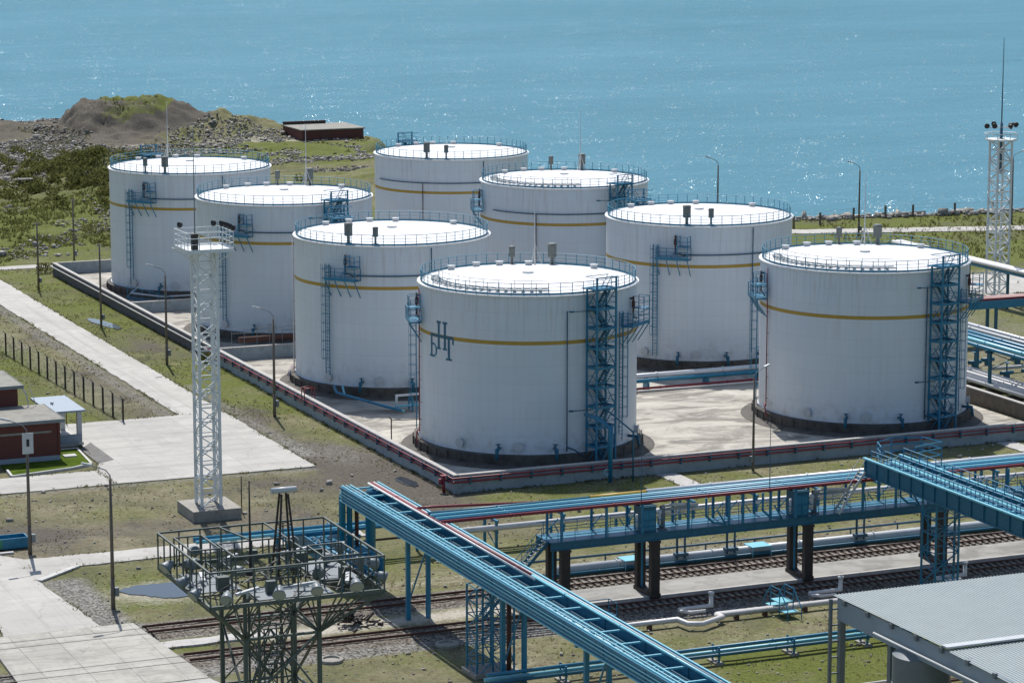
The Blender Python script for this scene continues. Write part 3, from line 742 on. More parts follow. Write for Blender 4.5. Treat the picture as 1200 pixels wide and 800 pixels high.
for u in (1.37, 2.30):                                   # the tall H
    strip(u, 10.5, u, 12.98, .30); strip(u - .34, 12.98, u + .34, 12.98, .2); strip(u - .30, 10.5, u + .30, 10.5, .18)
strip(-.1, zc, 3.4, zc, .26)                             # shared bar
strip(.1, zc, .1, 9.65, .28); strip(-.25, 9.65, .6, 9.65, .2); strip(.6, 9.65, .95, 9.95, .22); strip(.95, 9.95, .95, 10.5, .24); strip(.95, 10.5, .65, 10.8, .2); strip(.65, 10.8, .1, 10.8, .18)
strip(2.85, zc, 2.85, 9.6, .30); strip(2.45, 9.6, 3.25, 9.6, .2); strip(3.4, zc + .05, 3.4, 11.05, .2)
b.build('emblem', M['navy'], T1)

# ------------------------------------------------------------------ bund walls and the pipes along them
def wall(label, x0, x1, y0, y1, h=1.7, cat='wall', name='bund_wall', mat=None):
    o = thing(name, label, cat, ((x0 + x1) / 2, (y0 + y1) / 2, 0))
    b = MB(o.location); b.bx(x0, x1, y0, y1, -.3, h - .12)
    L = max(x1 - x0, y1 - y0); n = int(L / 3)
    b.build('wall_panel', mat or M['wall'], o)
    b = MB(o.location); b.bx(x0 - .06, x1 + .06, y0 - .06, y1 + .06, h - .117, h); b.build('coping', M['coping'], o)
    return o
WALLS = [wall('painted bund wall running back from the near corner, carrying red pipes on its grass side', -.35, 0, -.35, 71.5),
    wall('concrete bund wall in front of the two nearest tanks, carrying red pipes above the grass', .07, 64.7, -.35, 0)]
wall('brown concrete bund wall beside the white pipe bundle', 64.72, 65.1, -.35, 144.4, mat=M['pad2'])
wall('concrete bund wall beside the far coast road', .07, 64.6, 144.1, 144.4)
wall('concrete dividing wall inside the tank yard behind the tank with red risers', .07, 64.6, 71.3, 71.6, 1.6)
wall('concrete dividing wall inside the tank yard before the leftmost tank', .07, 64.6, 107.9, 108.2, 1.5)

def pipe(path, r, mat, label, group=None, name='pipe', cat='pipe', n=10, flanges=(), brackets=()):
    c = Vector(path[0])
    o = MB((c.x, c.y, 0)); o.tube(path, r, n)
    P = [Vector(p) for p in path]
    for i in range(len(P) - 1):
        L = (P[i + 1] - P[i]).length; k = 5.5
        while k < L - 1 and L > 8:
            q = P[i] + (P[i + 1] - P[i]).normalized() * k; d = (P[i + 1] - P[i]).normalized() * .05; o.tube([q - d, q + d], r * 1.22, n); k += 6 + (k * 7 % 3)
    ob = o.build(name, M[mat]); return tag(ob, label, cat, group)
G_FIRE = 'red fire-water pipes along the bund wall'
for i, (off, z, a0, lb) in enumerate(((-.62, 1.42, 74, 'upper red fire-water pipe bracketed along the bund wall'), (-.62, 1.08, 74, 'lower red fire-water pipe bracketed along the bund wall'))):
    pipe([(off, a0, z), (off, off, z), (72, off, z)], .065, 'red', lb, G_FIRE, n=8)
def brackets(w, pts):
    for x, y in pts:
        b = MB(w.location)
        if x < -.3: b.bx(-.72, -.36, y, y + .12, .85, 1.52)
        else: b.bx(x, x + .12, -.72, -.36, .85, 1.52)
        b.build('pipe_bracket', M['dkblue'], w)
brackets(WALLS[0], [(-.6, k * 3 + .5) for k in range(25)]); brackets(WALLS[1], [(k * 3 + 1, 0) for k in range(21)])
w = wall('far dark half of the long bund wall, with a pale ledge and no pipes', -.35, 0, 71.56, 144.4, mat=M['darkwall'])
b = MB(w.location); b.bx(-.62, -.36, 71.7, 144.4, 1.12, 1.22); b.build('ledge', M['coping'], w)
# red hydrant at the bund corner
o = thing('hydrant', 'red hydrant standpipe against the near corner of the bund wall', 'hydrant', (-1.0, .6, 0))
b = MB(o.location); b.tube([(-1.0, .6, 0), (-1.0, .6, 1.5)], .14, 10); b.tube([(-1.25, .6, 1.1), (-.62, .6, 1.1)], .11, 8); b.build('standpipe', M['red'], o)
b = MB(o.location); b.tube([(-1.0, .6, 1.5), (-1.0, .6, 1.56)], .3, 10); b.tube([(-1.3, .6, .75), (-1.3, .6, 1.25)], .18, 8); b.build('valve', M['red'], o)

# pipes and railings inside the tank yard
G_IN = 'pipes inside the tank yard'
pipe([(24, 37.2, 1.62), (53, 37.2, 1.62)], .30, 'silver', 'silver pipe crossing the tank yard behind the right-hand stair-tower tank', G_IN)
pipe([(24, 36.75, 1.2), (52.5, 36.75, 1.2)], .22, 'blue', 'blue pipe beside the silver pipe crossing the tank yard', G_IN)
pipe([(24, 36.2, .48), (50.5, 36.2, .48)], .13, 'red', 'red pipe on the ground below the silver and blue yard pipes', G_IN)
pipe([(22, 35.4, .40), (52, 35.4, .40)], .08, 'whitepaint', 'thin white pipe on the ground in front of the red yard pipe', G_IN)
for i, x in enumerate((28, 36.8, 43.9, 50.3)):
    o = MB((x, 37.5, 0)); o.bx(x - .12, x + .12, 36.55, 37.7, .1, .96); o.bx(x - .3, x + .3, 36.5, 37.8, .08, .2); o.bx(x - .16, x + .16, 37.0, 37.74, .9, 1.32)
    tag(o.build('pipe_support', M['blue']), 'blue steel saddle under the silver and blue yard pipes', 'pipe support', 'blue saddles under the yard pipes')
o = thing('valve_assembly', 'cluster of dark valves with handwheels on the red yard pipe', 'valve', (33.8, 36, 0))
b = MB(o.location)
for x in (33.2, 34.0, 34.9): b.tube([(x, 35.6, .5), (x, 36.6, .5)], .2, 8); b.tube([(x, 36.1, .5), (x, 36.1, 1.1)], .07, 6); b.tube([(x, 36.1, 1.1), (x, 36.1, 1.14)], .28, 10)
b.build('valve', M['rust'], o)
def yardpipe(path, r, mat, label): return pipe(path, r, mat, label, G_IN)
yardpipe([(4.5, 44.9, 1.6), (4.5, 44.2, 1.0), (7.0, 36.2, .75), (7.8, 34.2, .7)], .14, 'blue', 'blue pipe slanting from the tank with red risers down to the wall side')
yardpipe([(5.3, 44.6, 1.6), (5.3, 44.0, .7), (8.0, 36.0, .5), (8.3, 34.6, .5)], .11, 'cyan', 'pale blue pipe running beside the slanting blue pipe at the wall side')
yardpipe([(8.4, 37.0, .1), (8.4, 37.0, 1.65), (17.5, 37.0, 1.65)], .13, 'whitepaint', 'white pipe on blue trestles between the monogram tank and the tank behind it')
yardpipe([(8.0, 36.2, .7), (17.5, 36.2, .7)], .11, 'cyan', 'pale blue pipe under the white pipe on trestles')
for x in (9.8, 15.6):
    o = MB((x, 36.6, 0)); o.beam((x, 36.1, 0), (x, 36.1, 1.5), .14); o.beam((x, 37.1, 0), (x, 37.1, 1.5), .14); o.beam((x, 36, 1.5), (x, 37.2, 1.5), .14); o.beam((x, 36, .55), (x, 37.2, .55), .12)
    tag(o.build('trestle', M['blue']), 'blue trestle under the white pipe between the two nearest left tanks', 'pipe support', 'blue trestles in the tank yard')
yardpipe([(3.2, 117.0, 1.6), (1.6, 114.0, 1.1), (5.0, 110.8, .7), (30, 110.6, .7)], .13, 'dkblue', 'dark blue pipe in front of the leftmost tank')
yardpipe([(3.9, 117.4, 1.8), (2.2, 114.6, 1.6), (5.6, 111.6, 1.35), (30, 111.4, 1.35)], .10, 'pale', 'pale pipe in front of the leftmost tank')
yardpipe([(3, 72.7, 2.15), (26, 72.7, 2.15)], .34, 'rust', 'thick rusty red pipe above the dividing wall behind the tank with red risers')
o = thing('railing', 'thin grey railing above the rusty red pipe by the dividing wall', 'railing', (14, 72.2, 0))
b = MB(o.location)
for x in np.arange(2, 27, 1.5): b.beam((x, 72.2, 1.6), (x, 72.2, 3.5), .05)
for z in (3.0, 3.5): b.beam((2, 72.2, z), (26.5, 72.2, z), .045)
b.build('handrail', M['grey'], o)
o = thing('railing', 'blue stair railing beside the dark pipe before the leftmost tank', 'railing', (4, 113, 0))
b = MB(o.location)
for t in np.linspace(0, 1, 7):
    p = Vector((2.0, 115.5, 1.5)).lerp(Vector((6.4, 110.6, .5)), t); b.beam((p.x, p.y, .1), (p.x, p.y, p.z + .9), .06)
b.beam((2.0, 115.5, 2.4), (6.4, 110.6, 1.4), .07); b.beam((2.0, 115.5, 1.9), (6.4, 110.6, .9), .05); b.build('handrail', M['blue'], o)
o = thing('standpipe', 'thin dark standpipe with a long arm inside the near-left bund wall', 'pipe', (1.2, 19.5, 0))
b = MB(o.location); b.tube([(1.2, 19.5, 0), (1.2, 19.5, 3.0), (1.0, 19.7, 3.2)], .06, 6); b.tube([(1.2, 19.5, 2.9), (5, 18.6, 2.9)], .045, 5); b.build('pipe_run', M['rust'], o)
o = thing('standpipe', 'blue standpipe with a ring valve before the bund wall, under the monogram tank stair tower', 'pipe', (14.4, -1.6, 0))
b = MB(o.location); b.tube([(14.4, -1.6, 0), (14.4, -1.6, 5.0), (14.4, .9, 5.4), (14.6, 4.2, 5.2)], .20, 8); b.build('pipe_run', M['blue'], o)
b = MB(o.location); b.tube([pol(.28, a, 0, (14.05, .9 + a * 0)) if 0 else (14.05 + .26 * math.cos(rad(a)), -1.62, 1.0 + .26 * math.sin(rad(a))) for a in range(0, 360, 36)], .05, 5, closed=True); b.build('ring_valve', M['cyan'], o)
o = thing('standpipe', 'thin blue post with a side arm before the bund wall, right of the ring-valve standpipe', 'pipe', (15.0, -5.2, 0))
b = MB(o.location); b.tube([(16.4, -2.2, 0), (16.4, -2.2, 4.6), (15.2, 1.0, 6.2)], .07, 6); b.build('pipe_run', M['dkblue'], o)
o = thing('red_riser', 'pair of thin red pipes rising over the bund wall beside a lamp post', 'pipe', (.3, 40, 0))
b = MB(o.location)
for y in (39.6, 40.5): b.tube([(-.62, y, 1.2), (-.62, y, 2.6), (.5, y, 2.6), (.5, y, .1)], .05, 6)
b.build('pipe_run', M['red'], o)

# ------------------------------------------------------------------ railway
def track(label, yc, x0, x1, sx0, bed=.0):
    t = thing('railway_track', label, 'railway track', ((x0 + x1) / 2, yc, 0))
    zr = .26
    for s in (-.76, .76):
        b = MB(t.location); b.bx(x0, x1, yc + s - .035, yc + s + .035, zr, zr + .16); b.bx(x0, x1, yc + s - .075, yc + s + .075, zr - .02, zr + .03); b.build('rail', M['rust'], t)
    mk = MB(); mk.bx(-.13, .13, -1.35, 1.35, 0, .20)
    for s in (-.76, .76): mk.bx(-.16, .16, s - .18, s + .18, .2, .255)
    smesh = mk.mesh('sleeper', M['sleeper'])
    k = sx0; n = 0
    while k < x1 and n < 98:
        o = link('sleeper', smesh, t); o.location = (k - t.location.x, 0, .06); k += .62; n += 1
    return t
track('railway track with proud concrete sleepers between the white pipe and the loading platform', -34.0, -38.4, 52, -8)
track('railway track in the shadow in front of the loading platform', -42.2, -37.7, 52, -8)
# rails are half buried in gravel to the left: a low gravel bed
def gravel_bed(yc):
    n = 180; b = MB(); rows = []
    for i in range(n + 1):
        x = -38 + 90 * i / n
        P = [(-2.1, -.08), (-1.5, .13), (-.9, .17), (0, .15), (.9, .17), (1.5, .13), (2.1, -.08)]
        rows.append(b.add([(x, yc + y + R.uniform(-.1, .1) * (abs(y) > 1), z + R.uniform(-.03, .03)) for y, z in P]))
    for i in range(n):
        for j in range(6): b.face((rows[i] + j, rows[i + 1] + j, rows[i + 1] + j + 1, rows[i] + j + 1), True)
    m = NT('track_ballast_%d' % abs(int(yc)))
    gv = m.n('ShaderNodeTexVoronoi'); gv.inputs['Scale'].default_value = 7; m.l(m.co, gv.inputs['Vector'])
    sp = m.n('ShaderNodeSeparateColor'); m.l(gv.outputs['Color'], sp.inputs[0])
    c = m.mix(m.ramp(sp.outputs[0], (.1, 0.0), (.95, 1.0)), (.07, .06, .05, 1), (.30, .27, .23, 1)); c = m.mix(m.math('MULTIPLY', m.ramp(m.noise(.5, 5, .7), (.45, 0.0), (.7, 1.0)), .6), c, (.10, .075, .05, 1))
    m.bump(gv.outputs['Distance'], .05); mt = m.fin(c, .95, spec=.1)
    return struct(b.build('ballast', mt))
gravel_bed(-34.0); gravel_bed(-42.2)

# ------------------------------------------------------------------ low pipe rack behind the loading gantry
G_LOW = 'pipes of the low rack north of the rails'
XL, XR = -40, 78
pipe([(-13, -20.9, 1.9), (XR, -20.9, 1.9)], .26, 'whitepaint', 'white pipe with a rusty underside on the low rack behind the gantry', G_LOW)
pipe([(XL + 10, -18.6, 2.75), (XR, -18.6, 2.75)], .22, 'blue', 'thick blue pipe at the back of the low rack', G_LOW)
pipe([(XL + 10, -19.3, 2.70), (XR, -19.3, 2.70)], .15, 'cyan', 'pale blue pipe in the middle of the low rack', G_LOW)
pipe([(-24, -19.9, 2.68), (XR, -19.9, 2.68)], .13, 'blue', 'thin blue pipe at the front of the low rack', G_LOW)
pipe([(-24, -20.45, 1.75), (XR, -20.45, 1.75)], .09, 'rust', 'thin rusty pipe beside the white pipe of the low rack', G_LOW)
k = 0
for x in np.arange(-23, 70, 6.0):
    o = thing('rack_trestle', 'blue H-shaped trestle of the low pipe rack', 'pipe support', (x, -19.7, 0), 'blue trestles of the low pipe rack')
    for y in (-21.0, -18.5):
        b = MB(o.location); b.beam((x, y, 0), (x, y, 2.5), .2); b.build('post', M['blue'], o)
    b = MB(o.location); b.beam((x, -21.3, 2.46), (x, -18.2, 2.46), .18); b.beam((x, -21.3, 1.55), (x, -18.2, 1.55), .16); b.beam((x, -21, .3), (x, -18.5, 1.5), .08); b.build('crossbar', M['blue'], o)

# ------------------------------------------------------------------ rail loading gantry
def gantry_bay(x0, x1, label):
    o = thing('loading_gantry', label, 'gantry', ((x0 + x1) / 2, -39.1, 0))
    L = o.location
    for y in (-40.45, -37.75):
        b = MB(L); b.bx(x0, x1, y - .12, y + .12, 4.75, 4.82); b.bx(x0, x1, y - .04, y + .04, 4.82, 5.33); b.bx(x0, x1, y - .12, y + .12, 5.33, 5.40); b.build('girder', M['dkblue'], o)  # girder sides darker than the sunlit deck, shade put into the colour
    b = MB(L); b.bx(x0, x1, -40.3, -37.9, 5.30, 5.385)
    for x in np.arange(x0 + 1, x1, 1.3): b.bx(x - .05, x + .05, -40.4, -37.8, 5.1, 5.29)
    b.build('deck', M['blue'], o)
    b = MB(L)
    for y in (-40.45, -37.75):
        for z in (5.85, 6.35): b.tube([(x0, y, z), (x1, y, z)], .03, 5)
        for x in np.arange(x0 + .6, x1, 1.4): b.beam((x, y, 5.4), (x, y, 6.35), .04)
    b.build('handrail', M['blue'], o)
    b = MB(L); b.bx(x0, x1, -39.75, -38.1, 7.50, 7.54); b.build('deck_shade_plate', M['blue'], o)  # plate added under the pipes to shade the deck, showing light blue between them
    return o
def frame(o, x):
    b = MB(o.location)
    for y in (-40.45, -37.75): b.beam((x, y, 5.4), (x, y, 7.62), .17)
    b.beam((x, -40.6, 7.62), (x, -37.6, 7.62), .12, .14)
    b.beam((x, -37.75, 5.6), (x + .9, -37.75, 6.5), .07)
    b.build('upright', M['blue'], o)
bays = [gantry_bay(-8.8, 6.4, 'blue gantry deck on tarred columns at the end with the open stair'), gantry_bay(6.45, 19.4, 'blue gantry deck on tarred columns in the middle, left of the covered footbridge'), gantry_bay(19.45, 50, 'blue gantry deck on tarred columns running out of view past the footbridge')]
for x in (-7.9, -4.2, -1.2, 2.7, 6.2): frame(bays[0], x)
for x in (7.4, 9.8, 12.0, 14.6, 18.0): frame(bays[1], x)
for x in (21, 24, 27, 30, 33, 36, 40): frame(bays[2], x)
for i, x in enumerate((-7.6, -.1, 13.2, 25.4, 38)):
    o = thing('gantry_column', 'pair of dark tarred columns joined at the foot under the blue gantry', 'column', (x, -39.1, 0), 'tarred column pairs under the gantry')
    for y in (-40.35, -37.85):
        b = MB(o.location); b.bx(x - .36, x + .36, y - .25, y + .25, .2, 4.75); b.bx(x - .42, x + .42, y - .31, y + .31, 4.55, 4.72); b.build('column_shaft', M['brown'], o)
    b = MB(o.location); b.bx(x - .4, x + .4, -40.7, -37.5, .3, .62); b.beam((x, -40.1, .6), (x, -39.6, .35), .6, .4); b.beam((x, -38.1, .6), (x, -38.6, .35), .6, .4); b.build('foot_beam', M['brown'], o)
    b = MB(o.location); b.beam((x + .25, -39.9, .6), (x + .25, -39.9, 4.7), .14); b.beam((x - .1, -38.4, .6), (x - .1, -38.4, 4.7), .12); b.build('conduit', M['blue'], o)
# pipes carried on top of the gantry frames
G_TOP = 'pipes on top of the loading gantry'
pipe([(-17.6, -37.8, 7.85), (-4.4, -37.8, 7.85)], .17, 'dkblue', 'dark blue pipe on the gantry top between the sloping bridge and the yellow pipe', G_TOP)
pipe([(-4.4, -37.8, 7.87), (.4, -37.8, 7.87)], .21, 'yellow', 'short yellow length of pipe on the gantry top', G_TOP)
pipe([(.4, -37.8, 7.87), (60, -37.8, 7.87)], .27, 'silver', 'bright silver pipe on the far side of the gantry top', G_TOP)
pipe([(-17.6, -40.5, 7.83), (60, -40.5, 7.83)], .13, 'red', 'red pipe along the near side of the gantry top', G_TOP)
pipe([(-17.6, -35.6, 7.83), (-16.4, -35.6, 7.83), (-8.5, -37.4, 7.83)], .10, 'red', 'thin red-brown pipe leaving the sloping bridge towards the gantry top', G_TOP)
for i, (y, r, m, lb) in enumerate(((-38.35, .15, 'cyan', 'pale blue pipe next to the silver and yellow pipes on the gantry top'), (-38.85, .16, 'blue', 'thick blue pipe, second from the silver pipe on the gantry top'), (-39.4, .13, 'cyan', 'pale blue pipe in the middle of the gantry top'), (-39.9, .12, 'blue', 'blue pipe next to the red pipe on the gantry top'))):
    pipe([(-17.6, y, 7.84), (60, y, 7.84)], r, m, lb, G_TOP)
# tall thin poles standing on the gantry
for i, x in enumerate((-1.3, 9.7)):
    b = MB((x, -40.45, 7.6)); b.tube([(x, -40.45, 7.6), (x, -40.45, 13.5)], .04, 5, r2=.02)
    tag(b.build('whip_pole', M['rail_steel']), ('thin dark pole rising from the gantry beside the yellow pipe', 'thin dark pole rising from the gantry before the sunny yard floor')[i], 'pole')
# cabinets and loading arms
for i, x in enumerate((-.6, 12.6)):
    o = thing('valve_cabinet', ('blue equipment cabinet on the gantry over the second column pair from the stair', 'blue equipment cabinet on the gantry over the third column pair from the stair')[i], 'cabinet', (x, -39.6, 5.4))
    b = MB(o.location); b.bx(x - .62, x + .62, -40.35, -39.0, 5.39, 7.35); b.bx(x - .68, x + .68, -40.42, -38.93, 7.35, 7.42); b.build('housing', M['dkblue'], o)
    b = MB(o.location); b.bx(x - .5, x - .02, -40.375, -40.352, 5.6, 7.1); b.bx(x + .02, x + .5, -40.375, -40.352, 5.6, 7.1); b.build('door', M['blue'], o)
    o = thing('pipe_boom', ('grey loading arm with pale jointed pipes on the gantry beside the nearer-left cabinet', 'grey loading arm with pale jointed pipes on the gantry nearest the footbridge')[i], 'loading arm', (x + 1.4, -39.8, 5.4))
    b = MB(o.location); b.tube([(x + 1.4, -39.8, 5.38), (x + 1.4, -39.8, 7.2)], .22, 10); b.bx(x + 1.1, x + 1.7, -40.1, -39.5, 5.38, 5.5); b.build('pedestal', M['grey'], o)
    b = MB(o.location); b.tube([(x + 1.4, -39.8, 7.2), (x + 2.2, -40.2, 7.35), (x + 4.1, -40.3, 7.2), (x + 4.3, -39.7, 6.95), (x + 1.8, -39.5, 6.85)], .11, 8); b.tube([(x + 1.5, -40.1, 6.6), (x + 3.6, -40.2, 6.55)], .06, 6); b.build('arm_pipe', M['pale'], o)
    b = MB(o.location); b.tube([(x + .9, -40.3, 5.9), (x + .9, -40.3, 6.9)], .15, 8); b.tube([(x - 1.0, -40.3, 5.7), (x - 1.0, -40.3, 6.9)], .10, 8); b.ball((x + .9, -40.3, 6.9), .22); b.build('valve', M['pale'], o)
for i, x in enumerate((4.3, 9.2, 21.5, 31.5)):
    o = thing('drop_pipe', 'folded loading pipe hanging from the gantry over the nearer track', 'pipe', (x, -40.7, 5.4), 'folded loading pipes hanging from the gantry')
    b = MB(o.location); b.tube([(x, -40.3, 7.6), (x, -40.3, 6.2), (x + .5, -40.6, 5.7), (x + 1.5, -40.7, 5.5)], .09, 7); b.tube([(x + 1.5, -40.7, 5.5), (x + .8, -40.7, 6.6)], .07, 6); b.build('arm_pipe', M['blue'], o)
for i, x in enumerate((6.4, 10.9, 22.9, 29.9)):
    o = thing('pipe_dropper', 'pair of dark pipes dropping from the gantry to the white pipe by the track', 'pipe', (x, -31, 0), 'dark droppers by the white pipe')
    b = MB(o.location); b.tube([(x, -31.2, .5), (x, -31.2, 2.6), (x, -32.0, 3.0)], .09, 6); b.tube([(x + .7, -31.2, .5), (x + .7, -31.2, 2.6)], .09, 6); b.bx(x - .2, x + .9, -31.5, -30.9, .75, 1.0); b.build('pipe_run', M['rail_steel'], o)
# stair at the end of the gantry
o = thing('open_stair', 'open steel stair with pale treads climbing to the end of the gantry', 'stair', (-11.5, -39.1, 0))
A = Vector((-14.0, -39.6, .0)); Bq = Vector((-8.8, -39.6, 5.38))
b = MB(o.location)
for dy in (-.45, .45): b.beam(A + Vector((0, dy, .1)), Bq + Vector((0, dy, 0)), .06, .24)
b.build('stringer', M['dkblue'], o)
b = MB(o.location)
for i in range(21):
    p = A.lerp(Bq, (i + .5) / 21); b.box((p.x, p.y, p.z + .06), (.25, .82, .035))
b.build('tread', M['pale'], o)
b = MB(o.location)
for dy in (-.47, .47):
    for q in (.55, 1.05): b.beam(A + Vector((0, dy, q)), Bq + Vector((0, dy, q)), .04)
    for t in np.linspace(.03, .97, 7):
        p = A.lerp(Bq, t) + Vector((0, dy, 0)); b.beam(p, p + Vector((0, 0, 1.05)), .04)
b.build('handrail', M['blue'], o)

# white pipe along the far track, thin pipes, things on the ground south of the platform
pipe([(-4.2, -30.6, .42), (60, -30.6, .42)], .40, 'pale', 'thick white pipe lying along the far railway track', n=14)
pipe([(-9, -29.2, .95), (60, -29.2, .95)], .10, 'rail_steel', 'thin dark pipe on pegs behind the thick white pipe')
pipe([(-6, -31.3, .25), (60, -31.3, .25)], .13, 'dkblue', 'dark blue pipe on the ground against the thick white pipe')
for x in np.arange(-8, 44, 4.5):
    b = MB((x, -29.2, 0)); b.beam((x, -29.2, 0), (x, -29.2, .9), .1)
    tag(b.build('pipe_peg', M['rail_steel']), 'short dark peg under the thin pipe behind the thick white pipe', 'pipe support', 'pegs under the thin dark pipe')
for i, x in enumerate((2.6, 14.0)):
    o = MB((x, -31, 0)); o.bx(x - .9, x + .9, -31.45, -29.9, .80, .86)
    for dx in (-.85, .85):
        for yy in (-31.4, -29.95): o.beam((x + dx, yy, 0), (x + dx, yy, .82), .06)
    tag(o.build('step_plate', M['cyan']), ('pale blue step plate over the white pipe near the second column pair from the stair', 'pale blue step plate over the white pipe near the third column pair from the stair')[i], 'step')
pipe([(-8.5, -47.55, .5), (-1.7, -47.55, .5), (-1.5, -48.9, .5), (-.5, -49.3, .5), (1.7, -48.2, .5), (1.6, -47.55, .5), (24, -47.55, .5)], .17, 'whitepaint', 'white pipe with an expansion loop on the near side of the tracks')
for x in (-7, -4, 3.2, 5.6, 9.0, 12.2):
    b = MB((x, -47.55, 0)); b.bx(x - .12, x + .12, -47.8, -47.3, -.05, .34)
    tag(b.build('pipe_block', M['rust']), 'low rusty block under the white pipe with the expansion loop', 'pipe support', 'rusty blocks under the looped pipe')
def small_arm(x, y, lb):
    o = thing('drain_pipe', lb, 'pipe', (x, y, 0))
    b = MB(o.location); b.tube([(x - 1.2, y, .45), (x + 1.6, y + .1, .45), (x + 1.6, y + .1, 1.3)], .16, 8); b.tube([(x - 1.2, y - .3, .4), (x - .6, y - .9, .4), (x + .6, y - .9, .4)], .13, 8); b.build('pipe_run', M['whitepaint'], o)
    b = MB(o.location); b.tube([(x + 1.6, y + .1, 1.3), (x + 1.6, y + .1, 1.5)], .24, 8); b.build('flange', M['pale'], o)
    for dx, dy in ((-1.05, 0), (1.05, .1)): b = MB(o.location); b.box((x + dx, y + dy, .15), (.3, .4, .3)); b.build('foot', M['padc'], o)
small_arm(.9, -44.9, 'short white jointed pipe between the white looped pipe and the platform')
small_arm(12.2, -44.6, 'short white jointed pipe above the corner of the grey shed roof')
small_arm(23.5, -44.4, 'short white jointed pipe behind the grey shed roof')
# blue stile over the pipe
o = thing('stile', 'blue stile with handrails stepping over the white looped pipe', 'stile', (7.0, -47.6, 0))
b = MB(o.location); b.bx(6.4, 7.6, -48.3, -46.9, 1.05, 1.12); b.bx(6.4, 7.6, -49.2, -48.35, .5, .56); b.bx(6.4, 7.6, -46.85, -46.1, .5, .56); b.build('step', M['cyan'], o)
b = MB(o.location)
for x in (6.42, 7.58):
    for y in (-48.3, -46.9): b.beam((x, y, 0), (x, y, 2.1), .06)
    b.beam((x, -48.3, 2.1), (x, -46.9, 2.1), .06); b.beam((x, -48.3, 2.1), (x, -49.6, .9), .06); b.beam((x, -46.9, 2.1), (x, -45.8, .9), .06); b.beam((x, -49.6, 0), (x, -49.6, .9), .05); b.beam((x, -45.8, 0), (x, -45.8, .9), .05); b.beam((x, -48.3, 1.6), (x, -46.9, 1.6), .04)
b.build('handrail', M['blue'], o)
o = thing('stile', 'blue stile half hidden beside the sloping pipe bridge', 'stile', (-6.5, -44.6, 0))
b = MB(o.location); b.bx(-7.4, -5.6, -45.3, -43.9, .6, .68); b.build('step', M['blue'], o)
b = MB(o.location)
for x in (-7.4, -5.6):
    for y in (-45.3, -43.9): b.beam((x, y, 0), (x, y, 1.6), .06)
    b.beam((x, -45.3, 1.6), (x, -43.9, 1.6), .05)
b.beam((-7.4, -43.9, 1.6), (-5.6, -43.9, 1.6), .05); b.build('handrail', M['blue'], o)
# low blue pipes across the grass
G_GR = 'low blue pipes across the near grass'
pipe([(-21, -57.2, 1.12), (40, -57.2, 1.12)], .13, 'blue', 'upper blue pipe on low trestles across the near grass', G_GR)
pipe([(-21, -56.8, .66), (40, -56.8, .66)], .15, 'cyan', 'lower pale blue pipe on low trestles across the near grass', G_GR)
pipe([(-21, -57.7, .70), (40, -57.7, .70)], .12, 'dkblue', 'dark blue pipe on the near side of the low trestles', G_GR)
for x in (-15.3, -9.4, -3.5, 2.5, 8.5, 14.5):
    o = thing('low_trestle', 'low blue trestle with a concrete foot under the grass pipes', 'pipe support', (x, -57.2, 0), 'low trestles on the near grass')
    b = MB(o.location)
    for y in (-57.7, -56.7): b.beam((x, y, 0), (x, y, 1.25), .12)
    b.beam((x, -57.9, .55), (x, -56.5, .55), .1); b.beam((x, -57.9, .98), (x, -56.5, .98), .1); b.build('post', M['blue'], o)
    b = MB(o.location); b.bx(x - .3, x + .3, -58, -56.4, -.05, .14); b.build('foot', M['padc'], o)
# manhole rings and rubbish by the near track
for i, (x, y) in enumerate(((-28.3, -46.2), (-19.3, -45.7), (-17.2, -60.5))):
    b = MB((x, y, 0)); b.lathe((x, y, 0), [(.85, 0), (.85, .2), (.6, .25), (.58, .12), (0, .12)], 22)
    tag(b.build('manhole_ring', M['padc']), ('round concrete manhole ring on the near grass left of the sloping bridge', 'round concrete manhole ring in the shadow of the sloping bridge', 'round concrete manhole ring among the low blue pipes')[i], 'manhole')
b = MB((-23.6, -37.9, 0))
for k in range(70):
    a = R.uniform(0, 6.28); r = abs(R.gauss(0, .75)); L = R.uniform(.2, 1.0); p = Vector((-23.6 + r * math.cos(a) * 1.3, -37.9 + r * math.sin(a), .1 + .5 * max(0, 1 - r / 1.2)))
    d = Vector((R.uniform(-1, 1), R.uniform(-1, 1), R.uniform(-.2, .5))).normalized() * L; b.beam(p, p + d, R.uniform(.06, .22))
stuff(tag(b.build('debris', M['brown']), 'dark heap of scrap timber and rubble between the two tracks', 'rubble heap'))

# ------------------------------------------------------------------ sloping-view pipe bridge A (runs towards the viewer over the tracks)
o = thing('pipe_bridge', 'long blue pipe bridge crossing both tracks with red pipes along one edge', 'pipe bridge', (-18.5, -38, 0)); L = o.location
YA0, YA1 = -92.0, -25.4
b = MB(L)
for x in (-20.0, -17.05):
    for z in (6.56, 7.54): b.bx(x - .09, x + .09, YA0, YA1, z - .06, z + .06)
    b.bx(x - .03, x + .03, YA0, YA1, 6.6, 7.5)
b.build('girder', M['blue'], o)
b = MB(L)
for z, w in ((6.50, .05), (6.80, .02), (7.06, .045), (7.30, .02)): b.bx(-20.14, -20.095, YA0, YA1, z - w, z + w)
b.build('edge_strip', M['cyan'], o)  # sun highlights along the girder face painted as pale strips
b = MB(L)
for k in range(12):
    y = YA1 - .4 - k * 6.0; b.bx(-20.05, -19.97, y - .05, y + .05, 6.6, 7.5); b.bx(-17.08, -17.0, y - .05, y + .05, 6.6, 7.5)
b.build('stiffener', M['dkblue'], o)
b = MB(L); b.bx(-19.85, -17.2, YA0, YA1 - .05, 6.58, 6.66)
b.build('floor_plate', M['dkblue'], o)
cb = MB(); cb.beam((-1.2, 0, 0), (1.38, 0, 0), .14, .12); cm = cb.mesh('crossbar', M['cyan'])
